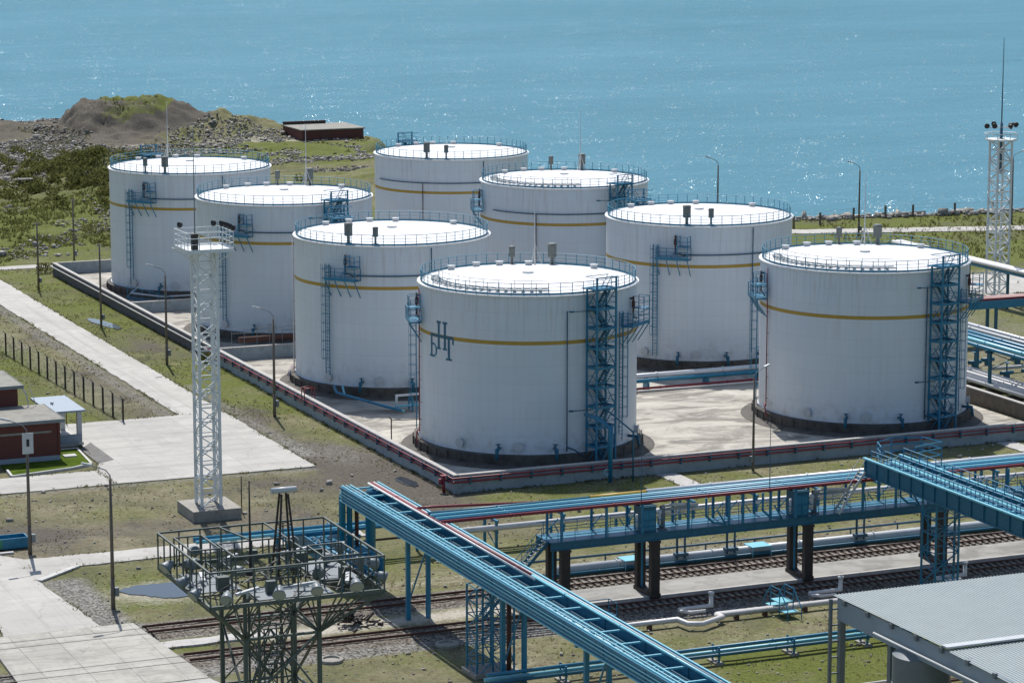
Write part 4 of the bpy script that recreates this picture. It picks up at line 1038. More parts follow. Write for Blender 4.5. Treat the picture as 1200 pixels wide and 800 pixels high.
for k in range(22):
    q = link('crossbar', cm, o); q.location = (0, YA1 - .8 - k * 3.0 + 38, 7.50)
b = MB(L)
for x in (-19.93, -19.25): b.bx(x - .05, x + .05, YA0, YA1, 7.6, 7.7)
for k in range(60):
    y = YA1 - .5 - k * 1.1; b.bx(-19.9, -19.28, y - .03, y + .03, 7.605, 7.64)
b.tube([(-19.6, YA0, 7.66), (-19.6, YA1, 7.66)], .05, 5)
b.build('cable_tray', M['cyan'], o)
b = MB(L); b.bx(-17.02, -16.9, YA0, YA1, 7.62, 7.74)
for k in range(33): y = YA1 - .5 - k * 2; b.bx(-17.0, -16.94, y - .04, y + .04, 7.5, 7.62)
b.build('edge_rail', M['cyan'], o)  # rail coloured pale for its sun highlight
for y in (-38.0, -56.0, -69.7):
    b = MB(L)
    for x in (-19.3, -17.7): b.beam((x, y, 0), (x, y, 6.5), .3)
    b.beam((-19.3, y, 1.2), (-17.7, y, 5.6), .1); b.beam((-20.1, y, 6.38), (-17, y, 6.38), .24, .24)
    b.build('support_frame', M['blue'], o)
G_A = 'pipes carried on the pipe bridge over the tracks'
pipe([(-17.55, -25.6, 7.72), (-17.55, -57.0, 7.72)], .10, 'red', 'red pipe at the edge of the bridge over the tracks', G_A, n=8)
pipe([(-17.8, -25.6, 7.70), (-17.8, -58.0, 7.70)], .09, 'whitepaint', 'white pipe beside the red pipe on the bridge over the tracks', G_A, n=8)
pipe([(-17.55, -57.05, 7.72), (-17.55, -92, 7.72)], .10, 'cyan', 'pale blue pipe continuing the red pipe on the bridge over the tracks', G_A, n=8)
pipe([(-17.3, -25.5, 7.70), (-17.3, -92, 7.70)], .08, 'pale', 'pale pipe outermost on the bridge over the tracks', G_A, n=8)
pipe([(-18.9, -25.6, 6.95), (-18.9, -92, 6.95)], .17, 'blue', 'blue pipe in the trough of the bridge over the tracks', G_A)
pipe([(-18.4, -25.6, 6.92), (-18.4, -92, 6.92)], .14, 'dkblue', 'dark blue pipe in the trough of the bridge over the tracks', G_A)
G_DN = 'blue pipes dropping at the end of the pipe bridge'
for i, (x, r, zb) in enumerate(((-19.75, .26, 2.6), (-19.15, .22, 2.6), (-18.55, .16, 2.6), (-17.4, .40, .1))):
    pipe([(x, -27, 6.95), (x, -25.3, 6.95), (x, -24.9, 6.6), (x, -24.9, zb)], r, 'rust' if i == 2 else 'blue', ('blue pipe dropping from the outer corner of the pipe bridge', 'blue pipe dropping beside the outermost one at the pipe bridge end', 'rusty pipe dropping from the pipe bridge end', 'thickest blue pipe dropping from the pipe bridge end to the ground')[i], G_DN)
o = thing('pipe_trough', 'blue open trough of pipes on the ground behind the floodlight platform', 'pipe trough', (-19.6, -22, 0))
b = MB(o.location); b.bx(-21.3, -21.2, -29.5, -16.5, 1.3, 2.6); b.bx(-18.1, -18.0, -29.5, -16.5, 1.3, 2.6); b.bx(-21.2, -18.1, -29.5, -16.5, 1.3, 1.4); b.build('side_panel', M['blue'], o)
b = MB(o.location)
for x in (-20.7, -20.1, -19.4, -18.7): b.tube([(x, -29.3, 1.9), (x, -16.6, 1.9)], .2, 8)
for y in np.arange(-29, -16.5, 2.4): b.bx(-21.2, -18.1, y - .06, y + .06, 2.3, 2.42)
b.build('pipe_run', M['blue'], o)
b = MB(o.location)
for y in (-28.5, -23, -17.5):
    for x in (-21.1, -18.2): b.beam((x, y, 0), (x, y, 1.4), .18)
b.build('leg', M['blue'], o)
# lattice stair tower under the bridge
def lattice(b, x0, x1, y0, y1, z0, z1, step, w, br):
    P = [(x0, y0), (x1, y0), (x1, y1), (x0, y1)]
    for x, y in P: b.beam((x, y, z0), (x, y, z1), w)
    n = max(1, round((z1 - z0) / step)); dz = (z1 - z0) / n
    for k in range(n + 1):
        z = z0 + k * dz
        for i in range(4):
            a, c = P[i], P[(i + 1) % 4]; b.beam((*a, z), (*c, z), br)
            if k < n:
                if (k + i) % 2: a, c = c, a
                b.beam((*a, z), (*c, z + dz), br)
o = thing('lattice_pier', 'blue lattice pier under the pipe bridge beside the near track', 'pier', (-19, -53, 0))
b = MB(o.location); lattice(b, -20.4, -19.2, -54, -52.2, 0, 6.3, 1.1, .12, .06); b.build('lattice_frame', M['blue'], o)
b = MB(o.location); lattice(b, -18.6, -17.6, -54, -52.2, 0, 6.3, 1.1, .12, .06); b.build('lattice_frame', M['blue'], o)
b = MB(o.location); b.bx(-20.7, -17.3, -54.4, -51.9, 0, .3); b.build('footing', M['padc'], o)
pipe([(-18.5, -55.2, 0), (-18.5, -55.2, 6.4)], .17, 'rust', 'rusty riser pipe between the blue legs of the bridge over the tracks')

# ------------------------------------------------------------------ covered footbridge B
o = thing('footbridge', 'blue footbridge with handrails crossing above the loading gantry at the right', 'footbridge', (19.8, -60, 0)); L = o.location
b = MB(L)
for x in (18.2, 21.4):
    b.bx(x - .03, x + .03, -95, -40.2, 8.2, 9.5); b.bx(x - .10, x + .10, -95, -40.2, 8.15, 8.27)
for k in range(32):
    y = -40.5 - k * 1.7; b.bx(18.08, 18.17, y - .05, y + .05, 8.25, 9.45)
b.build('girder', M['dkblue'], o)
b = MB(L); b.bx(18.02, 18.30, -95, -40.2, 9.5, 9.62); b.bx(21.3, 21.5, -95, -40.2, 9.5, 9.62); b.build('top_flange', M['cyan'], o)  # pale colour paints in the bright sunlit edge
b = MB(L); b.bx(18.31, 21.29, -95, -40.2, 8.9, 8.98)
b.build('deck', M['blue'], o)
b = MB(L)
for x in (18.35, 19.5, 21.25):
    for z in (9.45, 9.9, 10.25): b.tube([(x, -95, z - (0 if x != 19.5 else .1)), (x, -41, z - (0 if x != 19.5 else .1))], .035, 5)
    for k in range(46): y = -41 - k * 1.2; b.beam((x, y, 8.98), (x, y, 10.25), .05)
b.build('handrail', M['blue'], o)
b = MB(L)
for y in np.arange(-94, -41, 2.2): b.beam((18.3, y, 9.3), (21.3, y + 1.1, 9.3), .06); b.beam((19.6, y, 9.1), (20.9, y, 9.1), .2, .1)
b.tube([(20.3, -95, 9.2), (20.3, -41, 9.2)], .12, 8); b.tube([(20.8, -95, 9.2), (20.8, -41, 9.2)], .09, 8); b.build('pipe_run', M['cyan'], o)
b = MB(L)
P8 = [(19.6, -40.4), (20.3, -38.6), (22.2, -37.6), (24.6, -38.2), (25.0, -40.6), (22.0, -41.5)]
for z in (9.3, 9.85, 10.35): b.tube([(x, y, z) for x, y in P8], .045, 5)
for x, y in P8: b.beam((x, y, 8.4), (x, y, 10.35), .07)
b.build('cage_rail', M['blue'], o)
b = MB(L); b.poly([(p[0], p[1]) for p in P8], 8.5, 8.4); b.build('landing', M['blue'], o)
b = MB(L)
A = Vector((17.9, -40.9, 8.6)); Bq = Vector((15.6, -40.9, 5.45))
for dy in (0, .8):
    b.beam(A + Vector((0, dy, 0)), Bq + Vector((0, dy, 0)), .06, .2); b.beam(A + Vector((0, dy, 1)), Bq + Vector((0, dy, 1)), .04)
for i in range(12): p = A.lerp(Bq, (i + .5) / 12); b.box((p.x, p.y + .4, p.z), (.24, .78, .04))
b.build('stair_flight', M['pale'], o)
b = MB(L); lattice(b, 18.7, 20.7, -50.2, -48.2, 0, 8.15, 1.35, .13, .065); b.build('lattice_leg', M['blue'], o)
b = MB(L); lattice(b, 18.7, 20.7, -74.2, -72.2, 0, 8.15, 1.35, .13, .065); b.build('lattice_leg', M['blue'], o)
b = MB(L); b.beam((22.6, -46.6, 0), (22.6, -46.6, 7.0), .14); b.beam((22.6, -46.6, 6.8), (20.7, -46.6, 8.1), .12); b.beam((22.6, -46.6, 6.8), (24.0, -46.6, 8.1), .12); b.build('brace', M['dkblue'], o)

# ------------------------------------------------------------------ east pipe racks
G_E = 'pipes of the elevated rack beyond the brown bund wall'
for i, (x, z, r, m, lb) in enumerate(((69.6, 4.7, .20, 'blue', 'lowest blue pipe on the elevated rack beside the brown bund wall'), (70.5, 4.9, .24, 'cyan', 'pale blue pipe, second on the elevated rack beside the brown bund wall'), (71.5, 4.95, .26, 'blue', 'thick blue pipe in the middle of the elevated rack beyond the bund wall'), (72.6, 5.0, .22, 'blue', 'blue pipe under the two pale pipes of the elevated rack beyond the bund wall'), (73.7, 5.1, .20, 'pale', 'pale pipe on the far half of the elevated rack beyond the bund wall'), (74.8, 5.15, .22, 'silver', 'silver pipe farthest out on the elevated rack beyond the bund wall'))):
    pipe([(x, -5, z), (x, 64, z)], r, m, lb, G_E)
for i, y in enumerate((2, 12, 22, 32, 42, 52, 62)):
    o = thing('rack_portal', 'dark blue portal carrying the elevated pipe rack', 'pipe support', (72.2, y, 0), 'portals of the elevated rack beyond the bund wall')
    for x in (69.8, 74.6):
        b = MB(o.location); b.beam((x, y, 0), (x, y, 4.4), .3); b.build('post', M['dkblue'], o)
    b = MB(o.location); b.beam((69.2, y, 4.42), (75.2, y, 4.42), .3, .3); b.beam((69.8, y, 2.4), (74.6, y, 4.3), .1); b.beam((74.6, y, 2.4), (69.8, y, 4.3), .1); b.build('crossbar', M['dkblue'], o)
G_W = 'bundle of white pipes beside the brown bund wall'
for i in range(6):
    x = 69.4 + i * .75; pipe([(x, 8, .85), (x, 44, .85)], .2, 'whitepaint', 'white pipe in the low bundle running beside the brown bund wall', G_W, n=8)
for y in np.arange(9, 44, 4):
    b = MB((71.4, y, 0)); b.bx(68.8, 74, y - .2, y + .2, 0, .6)
    tag(b.build('pipe_sleeper', M['found']), 'dark concrete sleeper under the bundle of white pipes', 'pipe support', 'sleepers under the white pipe bundle')
o = thing('pipe_bridge', 'elevated blue trough with a red top beyond the right-hand stair-tower tank', 'pipe bridge', (95, 48.5, 0))
b = MB(o.location); b.bx(76, 128, 47.4, 47.55, 4.2, 5.1); b.bx(76, 128, 49.5, 49.65, 4.2, 5.1); b.bx(76, 128, 47.55, 49.5, 4.25, 4.35); b.build('side_panel', M['blue'], o)
b = MB(o.location)
for y in (47.8, 48.3, 48.8, 49.2): b.tube([(76, y, 5.2), (128, y, 5.2)], .22, 8)
b.build('red_pipe', M['red'], o)
b = MB(o.location)
for x in np.arange(79, 128, 8):
    for y in (47.6, 49.4): b.beam((x, y, 0), (x, y, 4.2), .3)
b.build('leg', M['dkblue'], o)
o = thing('pipe_bridge', 'thin blue pipe bridge with a white top near the far lattice mast', 'pipe bridge', (102.5, 72, 0))
b = MB(o.location); b.bx(101.8, 103.2, 40, 96, 4.55, 4.85); b.build('girder', M['blue'], o)
b = MB(o.location)
for x in (101.95, 102.55, 103.1): b.tube([(x, 40, 5.12), (x, 96, 5.12)], .26, 8)
b.build('white_pipe', M['whitepaint'], o)
b = MB(o.location)
for y in np.arange(42, 96, 9): b.beam((102.5, y, 0), (102.5, y, 4.5), .28)
b.build('leg', M['dkblue'], o)
G_V = 'dark valve stands beyond the bund wall'
for i in range(9):
    x, y = 76.5 + (i % 3) * 2.6 + R.uniform(-.5, .5), 22 + (i // 3) * 7 + R.uniform(-1, 1)
    o = MB((x, y, 0)); o.tube([(x - .8, y, .6), (x + .8, y, .6)], .22, 8); o.tube([(x, y, .6), (x, y, 1.7)], .09, 6); o.tube([(x, y, 1.7), (x, y, 1.75)], .36, 10); o.bx(x - .3, x + .3, y - .2, y + .2, 0, .5)
    tag(o.build('valve_stand', M['dkblue']), 'dark valve with a handwheel on a low stand under the elevated rack', 'valve', G_V)
pipe([(76, 20, .6), (92, 20, .6)], .25, 'whitepaint', 'white ground pipe beyond the elevated rack'); pipe([(76, 31, .6), (95, 31, .6)], .2, 'pale', 'pale ground pipe among the dark valve stands')

# ------------------------------------------------------------------ masts and towers
def floodlight(b, p, d, r=.3):
    p = Vector(p); d = Vector(d).normalized(); b.tube([p - d * r * .8, p, p + d * r * .5], r * .55, 10, r2=r)
o = thing('lattice_mast', 'white lattice floodlight mast on a concrete block beside the concrete apron', 'mast', (-22.9, .4, 0)); L = o.location
b = MB(L); lattice(b, -23.75, -22.05, -.45, 1.25, .9, 23.2, 1.25, .22, .10); b.build('lattice_frame', M['galv'], o)
b = MB(L); b.bx(-25.0, -20.7, -2.0, 2.8, 0, .95); b.build('base_block', M['padc'], o)
b = MB(L); b.bx(-24.9, -20.9, -1.6, 2.4, 23.2, 23.3)
for s in (-24.9, -20.9): b.bx(s - .06, s + .06, -1.6, 2.4, 23.05, 23.35)
for s in (-1.6, 2.4): b.bx(-24.9, -20.9, s - .06, s + .06, 23.05, 23.35)
for sx, sy in ((-1, -1), (1, -1), (1, 1), (-1, 1)): b.beam((-22.9 + sx * .85, .4 + sy * .85, 22.1), (-22.9 + sx * 2.2, .4 + sy * 2.2, 23.1), .08)
b.build('platform', M['galv'], o)
b = MB(L)
C4 = [(-24.9, -1.6), (-20.9, -1.6), (-20.9, 2.4), (-24.9, 2.4)]
for i in range(4):
    a, c = Vector((*C4[i], 0)), Vector((*C4[(i + 1) % 4], 0))
    for z in (23.8, 24.3, 24.75): b.beam(a + Vector((0, 0, z)), c + Vector((0, 0, z)), .06)
    for t in (0, .25, .5, .75): p = a.lerp(c, t); b.beam(p + Vector((0, 0, 23.3)), p + Vector((0, 0, 24.75)), .06)
b.build('handrail', M['galv'], o)
for i, (x, y) in enumerate(((-24.4, 2.5), (-21.4, 2.5), (-20.8, 2.1), (-20.7, 1.2), (-20.7, .2), (-20.8, -1.0))):
    b = MB(L); floodlight(b, (x, y, 25.05), (.4, .5, -.3), .27); b.beam((x, y, 24.7), (x, y, 25.0), .06); b.build('floodlight', M['black'], o)
b = MB(L); b.bx(-24.35, -23.85, -1.1, -.6, 23.3, 24.7); b.build('switch_box', M['black'], o)
b = MB(L); b.tube([(-24.1, -1.0, 23.3), (-24.1, -1.0, 28), (-24.1, -1.0, 33.5)], .07, 6, r2=.025); b.build('lightning_rod', M['grey'], o)
b = MB(L)
for y in (-.25, .25): b.beam((-22.0, y + .4, 1), (-22.0, y + .4, 23.2), .05)
for z in np.arange(1.2, 23.2, .4): b.beam((-22.0, .15, z), (-22.0, .65, z), .035)
b.build('ladder', M['galv'], o)

o = thing('lattice_mast', 'white lattice mast with a tall dark rod beside the far shore road', 'mast', (106.5, 77.6, 0)); L = o.location
b = MB(L); lattice(b, 105.5, 107.5, 76.6, 78.6, .4, 20.3, 1.3, .22, .12); b.build('lattice_frame', M['galv'], o)
b = MB(L); b.bx(104.3, 108.7, 75.4, 79.8, 0, .45); b.build('base_block', M['padc'], o)
b = MB(L); b.lathe((106.5, 77.6, 0), [(2.0, 20.2), (2.0, 20.4), (.5, 20.42)], 12, False); b.tube([pol(2.1, a, 21.1, (106.5, 77.6)) for a in range(0, 360, 30)], .05, 5, closed=True)
for a in range(0, 360, 45): b.beam(pol(2.05, a, 20.3, (106.5, 77.6)), pol(2.1, a, 21.1, (106.5, 77.6)), .06)
b.beam((104.4, 77.6, 21.9), (108.6, 77.6, 21.9), .1); b.beam((106.5, 75.6, 21.9), (106.5, 79.6, 21.9), .1); b.build('platform', M['galv'], o)
for i, (x, y) in enumerate(((104.3, 77.6), (105.2, 77.2), (107.8, 77.4), (108.6, 77.6), (106.5, 75.5), (106.7, 79.6))):
    b = MB(L); floodlight(b, (x, y, 22.15), (R.uniform(-1, 1), -.8, -.3), .36); b.build('floodlight', M['black'], o)
b = MB(L); b.tube([(106.5, 77.6, 16), (106.5, 77.6, 22.4)], .19, 6); b.tube([(106.5, 77.6, 22.4), (106.5, 77.6, 27), (106.5, 77.6, 33.2)], .09, 6, r2=.04); b.build('lightning_rod', M['rail_steel'], o)

# floodlight tower whose wide platform is seen from above
o = thing('floodlight_tower', 'grey-green steel floodlight tower with a wide railed platform in the foreground', 'tower', (-57, -120, 0)); L = o.location
b = MB(L); lattice(b, -58.6, -55.4, -121.6, -118.4, 0, 24.5, 2.6, .16, .085); lattice(b, -57.7, -56.3, -120.7, -119.3, 0, 26.4, 1.6, .08, .05)
for n0 in ((-58.6, -121.6), (-55.4, -121.6), (-55.4, -118.4), (-58.6, -118.4)): b.beam((*n0, 24.5), (-57, -120, 22.4), .07); b.beam((*n0, 24.5), (-57, -120, 26.4), .07); b.beam((*n0, 21.9), (-57, -120, 24.4), .06)
b.build('lattice_frame', M['green'], o)
b = MB(L); ND = [(-58.6, -121.6), (-55.4, -121.6), (-55.4, -118.4), (-58.6, -118.4)]; CP = [(-60.7, -123.7), (-53.3, -123.7), (-53.3, -116.3), (-60.7, -116.3)]
for i in range(4):
    n0, n1, c0, c1 = ND[i], ND[(i + 1) % 4], CP[i], CP[(i + 1) % 4]
    b.beam((*n0, 24.5), (*c0, 26.5), .12); b.beam((*n0, 24.5), (*n0, 26.5), .14); b.beam((*n0, 24.5), (*n1, 24.5), .1)
    for t in (.14, .28, .42): b.beam((*n0, 24.5), (c0[0] + (c1[0] - c0[0]) * t, c0[1] + (c1[1] - c0[1]) * t, 26.5), .055)
    for t in (.58, .72, .86): b.beam((*n1, 24.5), (c0[0] + (c1[0] - c0[0]) * t, c0[1] + (c1[1] - c0[1]) * t, 26.5), .055)
    b.beam((*n0, 24.5), (*n1, 26.5), .055); b.beam((*n1, 24.5), (*n0, 26.5), .055)
b.build('bracket', M['green'], o)
b = MB(L)
for i in range(4): b.beam((*CP[i], 26.55), (*CP[(i + 1) % 4], 26.55), .10, .16)
for t in (-58.6, -57, -55.4): b.beam((t, -123.7, 26.52), (t, -116.3, 26.52), .07); 
for t in (-121.6, -120, -118.4): b.beam((-60.7, t, 26.52), (-53.3, t, 26.52), .07)
b.build('platform_beam', M['green'], o)
b = MB(L); b.bx(-58.6, -55.4, -123.5, -121.7, 26.6, 26.64); b.bx(-60.4, -58.7, -121.5, -118.2, 26.6, 26.64); b.bx(-55.3, -53.6, -121.5, -118.2, 26.6, 26.64); b.build('deck_grating', M['grey'], o)
def rails(b, P, z0, zs, n, w=.06, closed=True):
    m = len(P)
    for i in range(m if closed else m - 1):
        a, c = Vector((*P[i], 0)), Vector((*P[(i + 1) % m], 0))
        for z in zs: b.beam(a + Vector((0, 0, z)), c + Vector((0, 0, z)), w, w)
        for t in range(n): p = a.lerp(c, t / n); b.beam(p + Vector((0, 0, z0)), p + Vector((0, 0, zs[-1])), .055)
b = MB(L); rails(b, CP, 26.55, (28.0,), 8, .075)
b.build('outer_rail', M['green'], o)
b = MB(L); IN = [(-58.9, -121.4), (-55.9, -121.4), (-55.9, -118.9), (-58.9, -118.9)]; rails(b, IN, 26.55, (27.3, 27.95), 4, .06)
IN2 = [(-60.2, -119.5), (-59.0, -119.5), (-59.0, -117.0), (-60.2, -117.0)]; rails(b, IN2, 26.55, (27.9,), 2, .06)
IN3 = [(-55.5, -122.6), (-54.0, -122.6), (-54.0, -120.5), (-55.5, -120.5)]; rails(b, IN3, 26.55, (27.9,), 2, .06)
b.beam((-58, -116.3, 28), (-57.4, -118.9, 27.95), .06); b.beam((-56, -116.3, 28), (-55.9, -118.9, 27.95), .06)
b.build('inner_rail', M['green'], o)
FL = []
for x in (-60.1, -57.9, -56.3, -54.6): FL.append((x, -123.95, 26.95, (R.uniform(-.7, .7), -1, -.7)))
for y, z in ((-122.3, 26.8), (-120.6, 26.9), (-118.3, 27.0)): FL.append((-60.95, y, z, (-1, R.uniform(-.8, .3), -.7)))
for y, z in ((-122.9, 26.9), (-121.8, 27.2), (-120.2, 26.9), (-117.8, 27.0)): FL.append((-53.05, y, z, (1, R.uniform(-.8, .2), -.4)))
for x, y in ((-59, -116.0), (-54.6, -116.0)): FL.append((x, y, 27, (.2, 1, -.4)))
for x, y in ((-59.7, -118.0), (-58.3, -119.8), (-55.3, -121.3), (-54.2, -119.2)): FL.append((x, y, 26.95, (R.uniform(-1, 1), R.uniform(-1, 1), -.2)))
for x, y, z, d in FL:
    b = MB(L); d = Vector(d).normalized(); p = Vector((x, y, z)); rr = R.uniform(.25, .31)
    b.tube([p - d * .40, p - d * .26], .10, 8); b.tube([p - d * .26, p - d * .12, p + d * .0, p + d * .1], .17, 14, r2=rr); b.m = 1; b.tube([p + d * .10, p + d * .115], rr * .97, 14); b.m = 0
    b.beam(p - d * .1 + Vector((0, 0, -.25)), p - d * .1 + Vector((0, 0, .05)), .06); b.beam(p + Vector((0, 0, -.28)), (min(max(x, -60.6), -53.4), min(max(y, -123.6), -116.4), 26.6), .06)
    b.build('floodlight', [M['grey'], M['glass']], o)
for i, (x, y, l, a) in enumerate(((-58.9, -122.9, 1.1, .3), (-56.4, -122.7, .9, -.2), (-54.4, -122.3, 1.2, 1.2), (-59.9, -120.0, 1.0, 1.4), (-55.0, -117.2, 1.3, .1), (-57.9, -117.3, 1.0, .5))):
    b = MB(L); b.beam((x - l / 2 * math.cos(a), y - l / 2 * math.sin(a), 26.85), (x + l / 2 * math.cos(a), y + l / 2 * math.sin(a), 26.95), .16, .1); b.beam((x, y, 26.6), (x, y, 26.9), .07); b.build('ballast_case', M['pale'], o)
for k in range(26):
    b = MB(L); x0, y0 = R.uniform(-60.5, -53.6), R.uniform(-123.5, -116.5); b.tube([(x0, y0, 26.62), (x0 + R.uniform(-1.6, 1.6), y0 + R.uniform(-1.6, 1.6), 26.75), (x0 + R.uniform(-.6, .6), y0 + R.uniform(-.6, .6), 27.3)], .022, 4); b.build('cable', M['black'], o)
b = MB(L)
for sx, sy in ((-1, -1), (1, -1), (1, 1), (-1, 1)): b.beam((-56.2 + sx * .42, -119.6 + sy * .42, 26.6), (-56.2 + sx * .14, -119.6 + sy * .14, 30.0), .075)
for z, r in ((27.6, .34), (28.7, .25)):
    for sx in (-1, 1): b.beam((-56.2 - r, -119.6 + sx * r, z), (-56.2 + r, -119.6 + sx * r, z), .04); b.beam((-56.2 + sx * r, -119.6 - r, z), (-56.2 + sx * r, -119.6 + r, z), .04)
b.build('beacon_frame', M['brown'], o)
b = MB(L); b.tube([(-56.75, -119.6, 30.15), (-55.65, -119.6, 30.15)], .13, 12); b.build('beacon_drum', M['pale'], o)
b = MB(L); b.tube([(-57.6, -119.3, 26.6), (-57.6, -119.3, 27.0), (-57.6, -119.3, 30.6)], .09, 6, r2=.03); b.lathe((-57.6, -119.3, 26.6), [(.25, 0), (.12, .3), (0, .32)], 10); b.build('whip_rod', M['brown'], o)
for x, y, w, h in ((-59.4, -121.2, .5, .5), (-57.8, -122.6, .4, .5), (-55.0, -118.2, .5, .4), (-54.3, -121.6, .4, .5), (-59.6, -117.6, .6, .4), (-56.9, -117.4, .4, .5)):
    b = MB(L); b.box((x, y, 26.66 + h / 2), (w, w * .7, h)); b.build('control_box', M['green'], o)
b = MB(L); rails(b, [(-57.4, -120.4), (-56.6, -120.4), (-56.6, -119.6), (-57.4, -119.6)], 0, (24.5,), 1, .05)
for k in range(9):
    z = 2.7 * k; s = 1 if k % 2 else -1; b.beam((-57.25, -120 - s * 1.2, z), (-57.25, -120 + s * 1.2, z + 2.6), .05, .15); b.beam((-56.75, -120 - s * 1.2, z), (-56.75, -120 + s * 1.2, z + 2.6), .05, .15); b.beam((-57.3, -120 - s * 1.2, z + 1), (-57.3, -120 + s * 1.2, z + 3.6), .04); b.beam((-56.7, -120 - s * 1.2, z + 1), (-56.7, -120 + s * 1.2, z + 3.6), .04); b.bx(-57.6, -56.4, -121.4, -120.9, z, z + .05); b.bx(-57.6, -56.4, -119.1, -118.6, z, z + .05)
b.build('stair', M['green'], o)
b = MB(L)
for k in range(9):
    for i in range(10): b.box((-57, -120 + (1 if k % 2 else -1) * (-1.2 + .26 * i), 2.7 * k + .26 * i), (.5, .2, .03))
b.build('tread', M['green'], o)
b = MB(L); b.bx(-59.4, -54.6, -122.4, -117.6, -.1, .5); b.build('footing', M['padc'], o)

# ------------------------------------------------------------------ lamp posts and poles
def lamp_proto(label):
    o = thing('lamp_post', label, 'lamp post', (0, 0, 0), 'concrete lamp posts of the oil terminal')
    b = MB(); b.tube([(0, 0, 0), (0, 0, 2.4)], .17, 8); b.tube([(0, 0, 2.4), (0, 0, 10.0)], .15, 8, r2=.105); b.build('post', M['pole'], o)
    b = MB(); b.tube([(0, 0, 9.6), (0, 0, 10.3), (-.35, 0, 10.75), (-1.55, 0, 11.25)], .045, 6); b.build('arm', M['grey'], o)
    b = MB(); b.beam((-1.4, 0, 11.2), (-2.15, 0, 11.42), .30, .16); b.build('lamp_head', M['pale'], o)
    b = MB(); b.bx(.14, .44, -.2, .2, 1.0, 1.65); b.build('fuse_box', M['grey'], o)
    return o
LP = lamp_proto('concrete lamp post on the grass between the pale road and the bund wall')
LP.location = (-5.5, 72.4, 0)
dup(LP, (-3.9, 39.4, 0), 'concrete lamp post close to the bund wall in front of the tank with red risers')
dup(LP, (-40.4, -7.2, 0), 'concrete lamp post on the pale road beside the blue trough')
dup(LP, (-38.7, -26.4, 0), 'concrete lamp post beside the puddle at the level crossing')
dup(LP, (28.6, -2.4, 0), 'brown lamp post in front of the bund wall between the two nearest tanks', rad(190)).scale = (.8, .8, .86)
dup(LP, (119.3, 134.9, 0), 'dark lamp post by the shore road, behind the right-hand stair-tower tank')
dup(LP, (148.9, 139.3, 0), 'dark lamp post by the shore road, beside the far lattice mast', rad(170))
dup(LP, (103, 149, 0), 'distant lamp post showing just above the tank with the hanging blue platform')
G_P = 'plain concrete poles'
def pole(x, y, h, lb):
    o = thing('concrete_pole', lb, 'pole', (x, y, 0), G_P)
    b = MB(o.location); b.tube([(x, y, 0), (x, y, h)], .15, 8, r2=.10); b.build('post', M['pole'], o)
    b = MB(o.location); b.bx(x + .14, x + .42, y - .2, y + .2, 1.0, 1.6); b.beam((x - .5, y, h - .3), (x + .5, y, h - .3), .07); b.build('fuse_box', M['grey'], o)
pole(-5.7, 99.6, 10.2, 'plain concrete pole on the grass between the pale road and the far-left tank')
pole(-5.4, 131.9, 9.0, 'plain concrete pole near the far end of the pale road')
pole(5.4, 155.2, 9.0, 'plain concrete pole beyond the coast road at the far left')
pole(-6.2, 157, 8.0, 'plain concrete pole in the weeds beyond the coast road')
pole(-30, 158, 8.0, 'plain concrete pole far out at the edge of the weeds')
b = MB((-20, .2, 0)); b.tube([(-20, .2, 0), (-20, .2, 3.2)], .05, 6); tag(b.build('marker_post', M['brown']), 'thin dark post in the grass beside the mast block', 'post')
o = thing('notice_board', 'white board with a dark diamond fixed to the lamp post at the pale road', 'sign', (-40.4, -7.3, 8.9))
b = MB(o.location); b.bx(-40.85, -39.95, -7.52, -7.46, 8.4, 10.1); b.build('panel', M['pale'], o)
b = MB(o.location); b.bx(-40.52, -40.28, -7.53, -7.523, 9.0, 9.6); b.build('diamond', M['black'], o)
# ------------------------------------------------------------------ fences
o = thing('fence', 'wire fence with brown concrete posts in the grass before the brick house', 'fence', (-20, 66, 0)); L = o.location
pm = MB(); pm.box((0, 0, 1.2), (.17, .17, 2.5)); pm.beam((0, 0, 2.35), (-.25, 0, 2.7), .07); pmesh = pm.mesh('post', M['brown'])
FA, FB = Vector((-20.9, 96, 0)), Vector((-18.8, 42.6, 0)); n = 16
for i in range(n + 1):
    p = FA.lerp(FB, i / n); q = link('post', pmesh, o); q.location = p - L
b = MB(L)
for z in np.arange(.2, 2.4, .24): b.tube([FA + Vector((0, 0, z)), FB + Vector((0, 0, z))], .013, 3)
b.build('wire', M['grey'], o)
o = thing('gate', 'pair of thin rusty gate posts at the corner of the concrete apron', 'gate', (-24.6, 43.8, 0))
for x in (-24.9, -24.3):
    b = MB(o.location); b.beam((x, 43.8, 0), (x, 43.8, 2.2), .09); b.build('post', M['rust'], o)
b = MB(o.location); b.beam((-24.9, 43.8, 1.7), (-24.3, 43.8, 1.7), .05); b.build('rail', M['rust'], o)
o = thing('fence', 'line of dark concrete posts along the rocky shore', 'fence', (130, 150, 0)); L = o.location
SF = [(100, 155), (107, 150.5), (115.1, 147.2), (120.8, 149.2), (128.6, 152.5), (134.6, 153.0), (139.1, 152.2), (146.5, 151.8), (153, 151.0), (160, 150.5), (167, 150), (175, 150), (184, 150), (195, 150)]
pm = MB(); pm.box((0, 0, 1.0), (.26, .26, 2.1)); pmesh = pm.mesh('post', M['pole'])
for x, y in SF: q = link('post', pmesh, o); q.location = (x - L.x, y - L.y, tz(x, y) - .1)
b = MB(L)
for z in (.7, 1.4, 1.9): b.tube([(x, y, tz(x, y) + z) for x, y in SF], .015, 3)
b.build('wire', M['grey'], o)

